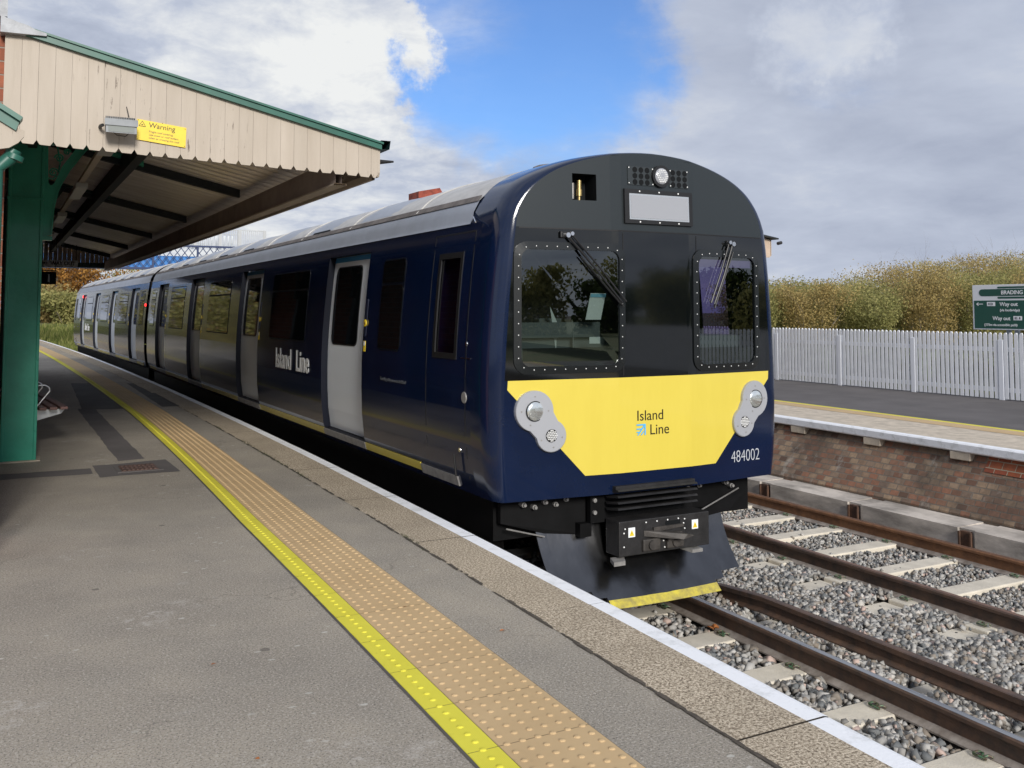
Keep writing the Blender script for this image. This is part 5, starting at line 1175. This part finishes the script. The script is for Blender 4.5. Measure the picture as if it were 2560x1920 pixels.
MB().tube([(-3.6, 24.42, 2.64), (-3.6, 24.42, 3.2)], .008, 6).tube([(-2.9, 24.42, 2.64), (-2.9, 24.42, 3.0)], .008, 6).build('hanger', 'frame_steel', wo)
pn = thing('platform_number_sign', (-4.0, 22.9, 2.2), 'black square sign with a white 1 hanging below the WAY OUT sign', 'sign')
MB().box((-3.665, 22.9, 2.05), (-3.375, 22.94, 2.32)).build('sign_plate', 'text_black', pn); text('lettering', '1', .24, 'text_white', ((-3.52, 22.895, 2.10), (1, 0, 0), (0, 0, 1)), pn, weight=.004)
MB().tube([(-3.65, 22.92, 2.32), (-3.65, 22.92, 3.2)], .006, 6).tube([(-3.39, 22.92, 2.32), (-3.39, 22.92, 3.1)], .006, 6).box((-3.67, 22.905, 2.33), (-3.37, 22.93, 2.355)).build('hanger', 'frame_steel', pn)

# station building (mostly outside the frame, left)
sb = thing('station_building', (-6, 15, 0), 'red brick station building at the left edge behind the canopy', 'building')
MB().box((-10, 7.36, 0), (-4.445, 27, 3.46)).build('wall', 'building_brick', sb)
MB().box((-10.2, 7.25, 3.47), (-4.46, 27.2, 3.60)).build('parapet', 'lead', sb)
w = MB().box((-5.6, 7.325, 1.0), (-4.7, 7.36, 2.2)).build('window', 'cream_trim', sb); MB().box((-5.55, 7.318, 1.05), (-4.75, 7.324, 2.15)).build('pane', 'dark_pane', w)
po = thing('porch_roof', (-4.8, 6.6, 0), 'end of a small porch roof with green barge board, cream fascia and green downpipe at the left edge', 'roof')
yq = 6.5
MB().prism([(-5.6, yq, 3.40), (-4.375, yq, 2.64), (-4.395, yq, 2.575), (-5.6, yq, 3.30)], (0, .10, 0)).prism([(-5.6, yq-.03, 3.425), (-4.36, yq-.03, 2.655), (-4.375, yq-.03, 2.63), (-5.6, yq-.03, 3.39)], (0, .14, 0)).build('barge_board', 'barge_green', po)
P = [(-5.6, 3.29)]+[(-4.41, 2.60), (-4.345, 2.58), (-4.35, 2.545), (-4.38, 2.505), (-4.43, 2.47), (-4.50, 2.455), (-5.6, 2.45)]
MB().prism([(p[0], yq+.02, p[1]) for p in P], (0, .03, 0)).build('fascia', 'cream_boards', po)
b = MB().tube([(-4.40, yq+.10, 2.47), (-4.42, yq+.10, 2.42), (-4.50, yq+.1, 2.34), (-4.50, yq+.1, 0)], .045, 14); b.tube([(-4.395, yq+.1, 2.44), (-4.405, yq+.1, 2.41)], .055, 14); b.build('downpipe', 'barge_green', po, smooth=True)
MB().prism([(-5.6, yq+.12, 3.42), (-4.40, yq+.12, 2.66), (-4.40, yq+.12, 2.64), (-5.6, yq+.12, 3.38)], (0, .72, 0)).build('roof_slab', 'roof_dirty', po)

# bench
be = thing('bench', (-4.0, 12.2, 0), 'brown slatted bench with hoop armrests just behind the first green column', 'bench')
ro = Matrix.Translation((-4.0, 11.6, 0)) @ Matrix.Rotation(R(5), 4, 'Z') @ Matrix.Translation((4.0, -11.6, 0))
def rb(mb): mb.v = [tuple(ro @ Vector(p)) for p in mb.v]; return mb
for k in range(5): rb(MB().box((-3.83-k*.105, 11.6, .415+.012*(2-abs(k-1.5))*0), (-3.755-k*.105, 14.6, .445), .006)).build('slat', 'slat_brown', be)
for y in (11.75, 13.1, 14.45):
    rb(MB().prism([(-3.76, y, .41), (-4.26, y, .41), (-4.26, y, .33), (-4.1, y, .28), (-3.80, y, .36)], (0, .03, 0)).box((-4.20, y, 0), (-4.12, y+.03, .33))).build('bench_support', 'aluminium', be)
for y in (11.9, 12.5, 13.1, 13.7, 14.3): rb(MB().tube([(-4.25, y, .44), (-4.15, y, .64), (-4.10, y, .665), (-3.95, y, .665), (-3.91, y, .64), (-3.90, y, .60), (-4.02, y, .44)], .0085, 8)).build('armrest', 'aluminium', be, smooth=True)

# building on the far platform (behind the train)
fb = thing('far_platform_shelter', (8.3, 15, 0), 'cream canopy end of the far platform building showing just right of the train roof', 'canopy')
sx0, sx1, sy0, sy1 = 6.2, 7.93, 13.15, 21
MB().prism([(sx0, sy0-.12, 3.06), (sx1+.03, sy0-.12, 2.80), (sx1+.03, sy0-.12, 2.775), (sx0, sy0-.12, 3.03)], (0, sy1-sy0+.2, 0)).build('roof', 'rafter_dark', fb)
MB().prism([(sx0, sy0, 3.02), (sx1-.05, sy0, 2.77), (sx1-.05, sy0, 2.49), (sx1-.08, sy0, 2.45), (sx0, sy0, 2.45)], (0, .03, 0)).prism([(sx1-.06, sy0, 2.77), (sx1-.06, sy1, 2.77), (sx1-.06, sy1, 2.48), (sx1-.06, sy0, 2.48)], (.02, 0, 0)).build('valance', 'timber_cream', fb)
MB().tube([(sx1, sy0-.12, 2.70), (sx1+.09, sy0-.12, 2.72)], .03, 8).build('gutter', 'frame_steel', fb)
MB().box((sx0-.3, sy0+1.0, 0), (sx0+.05, sy1-.5, 2.9)).build('wall', 'timber_cream', fb)
ch = tag(MB().prism([(3.80, 20, 2.9), (4.36, 20, 2.9), (4.42, 20, 4.12), (4.32, 20, 4.28), (3.80, 20, 4.17)], (0, .6, 0)).build('chimney_stack', 'chimney_red'), 'dark red chimney block poking up just above the train roof', 'chimney')

# footbridge
YB = 57.0
fbz0, fbz1 = 3.78, 5.20
br_ = thing('footbridge', (3, YB, 0), 'blue lattice footbridge with grey palings crossing behind the train', 'bridge')
X0b, X1b = -7.5, 9.4
MB().box((X0b, YB+.3, fbz0+.12), (X1b, YB+.36, fbz0+.80)).build('deck_girder', 'bridge_blue', br_)
MB().box((X0b, YB-.06, fbz0), (X1b, YB+.06, fbz0+.10)).box((X0b, YB-.06, fbz1-.10), (X1b, YB+.06, fbz1)).build('chord', 'bridge_navy', br_)
b = MB(); sp_ = .40; H_ = fbz1-fbz0-.1
x = X0b
while x < X1b:
    for s in (-1, 1):
        xa, xb = (x, x+H_*.75) if s > 0 else (x+H_*.75, x)
        d = Vector((xb-xa, 0, H_)).normalized(); n_ = Vector((-d.z, 0, d.x))*.022
        a, c_ = Vector((xa, YB+.02*s, fbz0+.05)), Vector((xb, YB+.02*s, fbz1-.05)); b.prism([a-n_, c_-n_, c_+n_, a+n_], (0, .015, 0))
    x += sp_
b.build('lattice', 'bridge_navy', br_)
for x in np.arange(X0b+1, X1b, 2.4): MB().box((x-.05, YB-.05, fbz0), (x+.05, YB+.05, fbz1)).build('bridge_post', 'bridge_navy', br_)
MB().box((X0b, YB, fbz0+.05), (X1b, YB+1.9, fbz0+.12)).build('deck', 'bridge_navy', br_)
b = MB(); pn_ = MB()
for x in np.arange(2.6, 9.36, .115): b.box((x-.014, YB+.3, fbz1-.1), (x+.014, YB+.33, fbz1+1.0))
for x in (4.0, 5.4, 6.8, 7.9, 9.36): pn_.box((x-.09, YB+.28, fbz1-.1), (x+.09, YB+.36, fbz1+1.02))
b.build('palings', 'galv', br_); pn_.box((2.6, YB+.29, fbz1+.97), (9.4, YB+.34, fbz1+1.01)).box((2.6, YB+.29, fbz1+.70), (7.9, YB+.34, fbz1+.73)).build('paling_posts', 'galv', br_)
b = MB()
for x in np.arange(2.65, 7.8, .23): b.box((x, YB+1.8, fbz1-.1), (x+.17, YB+1.83, fbz1+.75))
b.build('bridge_screen', 'bridge_panel', br_)
b = MB().box((9.9, YB+.3, fbz1+.48), (11.6, YB+.33, fbz1+.53))
for x in np.arange(9.9, 11.6, .18): b.box((x, YB+.3, fbz1-.5), (x+.03, YB+.33, fbz1+.5))
b.build('stair_railing', 'galv', br_)
for x in (-6.5, 9.0): MB().box((x-.2, YB+.2, -1), (x+.2, YB+1.6, fbz0)).build('pier', 'bridge_navy', br_)

# ------------------------------------------------------------------ vegetation
def leaves(P, size, rng, name, m, parent=None, rnd=None):
    n = len(P); d = rng.normal(size=(n, 3)); d /= np.linalg.norm(d, axis=1)[:, None]; e_ = rng.normal(size=(n, 3)); e_ -= d*(e_*d).sum(1)[:, None]; e_ /= np.linalg.norm(e_, axis=1)[:, None]
    s = size*rng.uniform(.6, 1.4, n)[:, None]; V = np.stack([P-d*s, P-e_*s*.55, P+d*s, P+e_*s*.55], 1).reshape(-1, 3); F = np.arange(4*n).reshape(n, 4)
    o = np_mesh(name, V, F, m, np.repeat(rng.random(n)*.75+.25*rng.random() if rnd is None else rnd, 4))
    if parent: setp(o, parent)
    return o
def tree(x, y, z0, h, r, m, label, group, seed, nl=3500, bare=.0, lsize=.07, stems=5, thin=.03, fill=.35):
    rng = np.random.default_rng(seed); rnd = random.Random(seed)
    t = thing('tree' if h > 5 else 'shrub_tree', (x, y, z0), label, 'tree', group)
    b = MB(); tips = []
    def grow(p, d, l_, rad, lvl):
        n = 4; pts = [p]; q_ = p.copy(); dd = d.copy()
        for k in range(n):
            dd = (dd+Vector((rnd.gauss(0, .13), rnd.gauss(0, .13), .05))).normalized(); q_ = q_+dd*l_/n; pts.append(q_.copy())
            if lvl >= 1: tips.append((q_.copy(), lvl))
        b.tube(pts, [rad*(1-.65*k/n) for k in range(n+1)], 4 if lvl else 5, cap=False)
        if lvl < 3:
            for k in range(3 if lvl < 2 else 3):
                i_ = rnd.randint(2, n); a = rnd.uniform(0, 6.28); nd = (dd+Vector((math.cos(a), math.sin(a), rnd.uniform(.0, .6)))*.75).normalized(); grow(pts[i_], nd, l_*rnd.uniform(.5, .75), rad*.45, lvl+1)
    for k in range(stems):
        a = 2*math.pi*k/stems+rnd.random(); sp2 = r*.30*rnd.random(); grow(Vector((x+sp2*math.cos(a), y+sp2*math.sin(a), z0)), Vector((math.cos(a)*.35*r/h*1.6, math.sin(a)*.35*r/h*1.6, 1)).normalized(), h*rnd.uniform(.42, .58), thin*h/3, 0)
    b.build('trunk', 'bark', t)
    T = np.array([p[:] for p, l_ in tips]); k = rng.integers(0, len(T), nl)
    cl = rng.normal(size=(nl, 3))*np.array([r*.13, r*.13, h*.055]); P = T[k]+cl; m2 = rng.random(nl) < fill; a_ = rng.uniform(0, 6.28, nl); rr_ = r*.55*np.sqrt(rng.random(nl)); L2 = np.stack([x+rr_*np.cos(a_), y+rr_*np.sin(a_), z0+h*rng.uniform(.04, .55, nl)], 1); P = np.where(m2[:, None], L2, P)
    keep = (P[:, 2] < z0+h*(.93+.10*rng.random(len(P)))) & (P[:, 2] > z0+.1); P = P[keep]; cr_ = rng.random(len(T))[k][keep]*.55+rng.random(len(P))*.45
    leaves(P, lsize, rng, 'crown', m, t, cr_)
def at(px, fwd, lat_only=False):
    u = (px-1300)/2400; c_, s_ = math.cos(R(28.5)), math.sin(R(28.5)); return (-4.46+fwd*(u*c_+s_), fwd*(c_-u*s_))
gt = 'trees beyond the fence'
tops = [(1880, 712), (1960, 703), (2030, 706), (2100, 690), (2160, 680), (2220, 668), (2290, 646), (2350, 650), (2410, 640), (2480, 630), (2540, 640), (2610, 625), (2680, 640)]
kinds = ['leaf_ochre', 'leaf_olive', 'leaf_pale', 'leaf_olive', 'leaf_pale', 'leaf_ochre', 'leaf_ochre', 'leaf_pale', 'leaf_ochre', 'leaf_ochre', 'leaf_pale', 'leaf_pale', 'leaf_ochre']
desc = ['ochre scrub tree close beside the train front', 'olive bushy tree second from the train', 'low rounded olive tree in the hedge left of centre', 'olive green tree before the rising part of the hedge', 'yellow green tree in the middle of the hedge', 'golden tree left of the tallest twiggy trees', 'tall ochre tree with bare twigs left of the sign', 'olive tree behind the left edge of the station sign', 'tall ochre twiggy tree rising above the station sign', 'ochre tree directly over the station sign', 'yellow green tree over the right side of the sign', 'olive tree at the right edge of the photo', 'ochre tree just past the right edge']
for i, ((px, ty), kd, ds) in enumerate(zip(tops, kinds, desc)):
    fw_ = 44+(i % 3)*3; x, y = at(px, fw_); h = 1.49+(776-ty)/2400*fw_
    tree(x, y, .1, h*.96, 2.4, kd, ds, gt, 100+i, nl=13000, lsize=.042, stems=8, thin=.018)
for i, px in enumerate(range(1860, 2760, 75)):
    fw_ = 38+(i % 2)*2.5; x, y = at(px+12, fw_); h = 2.5+.35*((i*7) % 4)/3+(.45 if px > 2250 else 0)
    tree(x, y, .05, h, 1.9, ['leaf_olive', 'leaf_olive', 'leaf_ochre', 'leaf_pale'][i % 4], 'low bush number %d from the train in the row in front of the hedge trees' % (i+1), 'low bushes in front of the hedge trees', 300+i, nl=11000, lsize=.042, stems=6, thin=.016)
for i in range(13):
    tree(12.4+.5*math.sin(i*2.3), 6.6+i*1.5, -.05, .98+.06*math.sin(i*3), 1.25, 'leaf_dark', 'bramble clump number %d right behind the picket fence, counted away from the camera' % (i+1), 'brambles behind the picket fence', 900+i, nl=3500, lsize=.035, stems=6, thin=.03, fill=.8)
# trees along the same hedge further back past the camera (seen mirrored in the train front)
for i in range(15):
    a = i/14; x = 26+4*math.sin(i*1.7)+a*4; y = 6-a*62+3*math.cos(i*2.1); h = 3.4+.7*math.sin(i*1.3)+(1.6 if i == 8 else 0)
    tree(x, y, 0, h, 3.0, ['leaf_green', 'leaf_olive', 'leaf_green'][i % 3], 'hedge tree number %d past the right edge of the photo' % (i+1), 'hedge trees behind the camera', 500+i, nl=5000, lsize=.12, stems=5, thin=.03)
for i in range(8):
    x = -6+i*4.2; y = -46-3*math.sin(i*2); tree(x, y, -.5, 4.8+1.0*math.sin(i*1.9), 3.3, ['leaf_green', 'leaf_olive'][i % 2], 'tree number %d far behind the camera across the line' % (i+1), 'trees behind the camera', 600+i, nl=5000, lsize=.14, stems=4, thin=.03)
for i in range(9):  # unseen tree row, added to darken and break up the train side reflections
    tree(-6.8-1.2*(i % 3)-i*.35, 38+i*5.2, -.1, 4.2+1.3*math.sin(i*2.2), 2.4, ['leaf_olive', 'leaf_orange', 'leaf_green'][i % 3], 'unseen platform side tree number %d along the left, added to darken train reflections' % (i+1), 'unseen trees added for the train side reflections', 820+i, nl=4000, lsize=.09, stems=5, thin=.03)
# far left trees
ft = [(90, 84, 590, 'leaf_orange'), (150, 80, 610, 'leaf_orange'), (205, 82, 640, 'leaf_orange'), (120, 78, 700, 'leaf_ochre'), (175, 76, 720, 'leaf_olive'), (240, 78, 745, 'leaf_olive'), (60, 82, 640, 'leaf_ochre')]
dd_ = ['tall orange autumn tree at the left behind the green column', 'orange autumn tree between the column and the train end', 'smaller orange tree right beside the far train end', 'ochre undergrowth tree below the orange trees', 'olive bush in front of the orange trees', 'olive bush partly behind the far carriage', 'ochre tree hidden mostly by the green column']
for i, (px, fw_, ty, kd) in enumerate(ft):
    x, y = at(px, fw_); h = 1.49+(776-ty)/2400*fw_
    tree(x, y, .0, h, 3.4 if h > 5 else 2.2, kd, dd_[i], 'autumn trees beyond the platform end', 700+i, nl=5000, lsize=.13, stems=5, thin=.03)
for i, (px, ty) in enumerate(((275, 676), (320, 668), (365, 680), (420, 690))):
    x, y = at(px, 95); tree(x, y, 0, 1.49+(776-ty)/2400*95+1, 2.6, 'leaf_olive', 'nearly bare tree number %d from the left, seen under the footbridge' % (i+1), 'bare trees under the footbridge', 760+i, nl=900, fill=.05, lsize=.10, stems=4, thin=.03)
# grass blades on the bank and under the fence
rng = np.random.default_rng(5); n = 16000
gx = rng.uniform(-9, 9, n); gy = rng.uniform(61, 76, n); gz = np.interp(gy-.15*gx, [60, 66, 72, 90], [-1.1, -.6, .1, .6]); P = np.stack([gx, gy, gz], 1)
h = rng.uniform(.15, .5, n); w = .05; ang = rng.uniform(0, 3.14, n); dx = np.stack([np.cos(ang)*w, np.sin(ang)*w, 0*ang], 1); tip = P+np.stack([rng.normal(0, .08, n), rng.normal(0, .08, n), h], 1)
np_mesh('long_grass', np.stack([P-dx, P+dx, tip], 1).reshape(-1, 3), np.arange(3*n).reshape(n, 3), 'grass_blades', np.repeat(rng.random(n), 3), 'stuff')
n = 22000; gx = rng.uniform(10.45, 14, n); gy = rng.uniform(4, 26, n); P = np.stack([gx, gy, np.full(n, -.03)], 1); h = rng.uniform(.05, .2, n); ang = rng.uniform(0, 3.14, n); dx = np.stack([np.cos(ang)*.008, np.sin(ang)*.008, 0*ang], 1); tip = P+np.stack([rng.normal(0, .03, n), rng.normal(0, .03, n), h], 1)
np_mesh('verge_grass', np.stack([P-dx, P+dx, tip], 1).reshape(-1, 3), np.arange(3*n).reshape(n, 3), 'grass_blades', np.repeat(rng.random(n)*.7, 3), 'stuff')
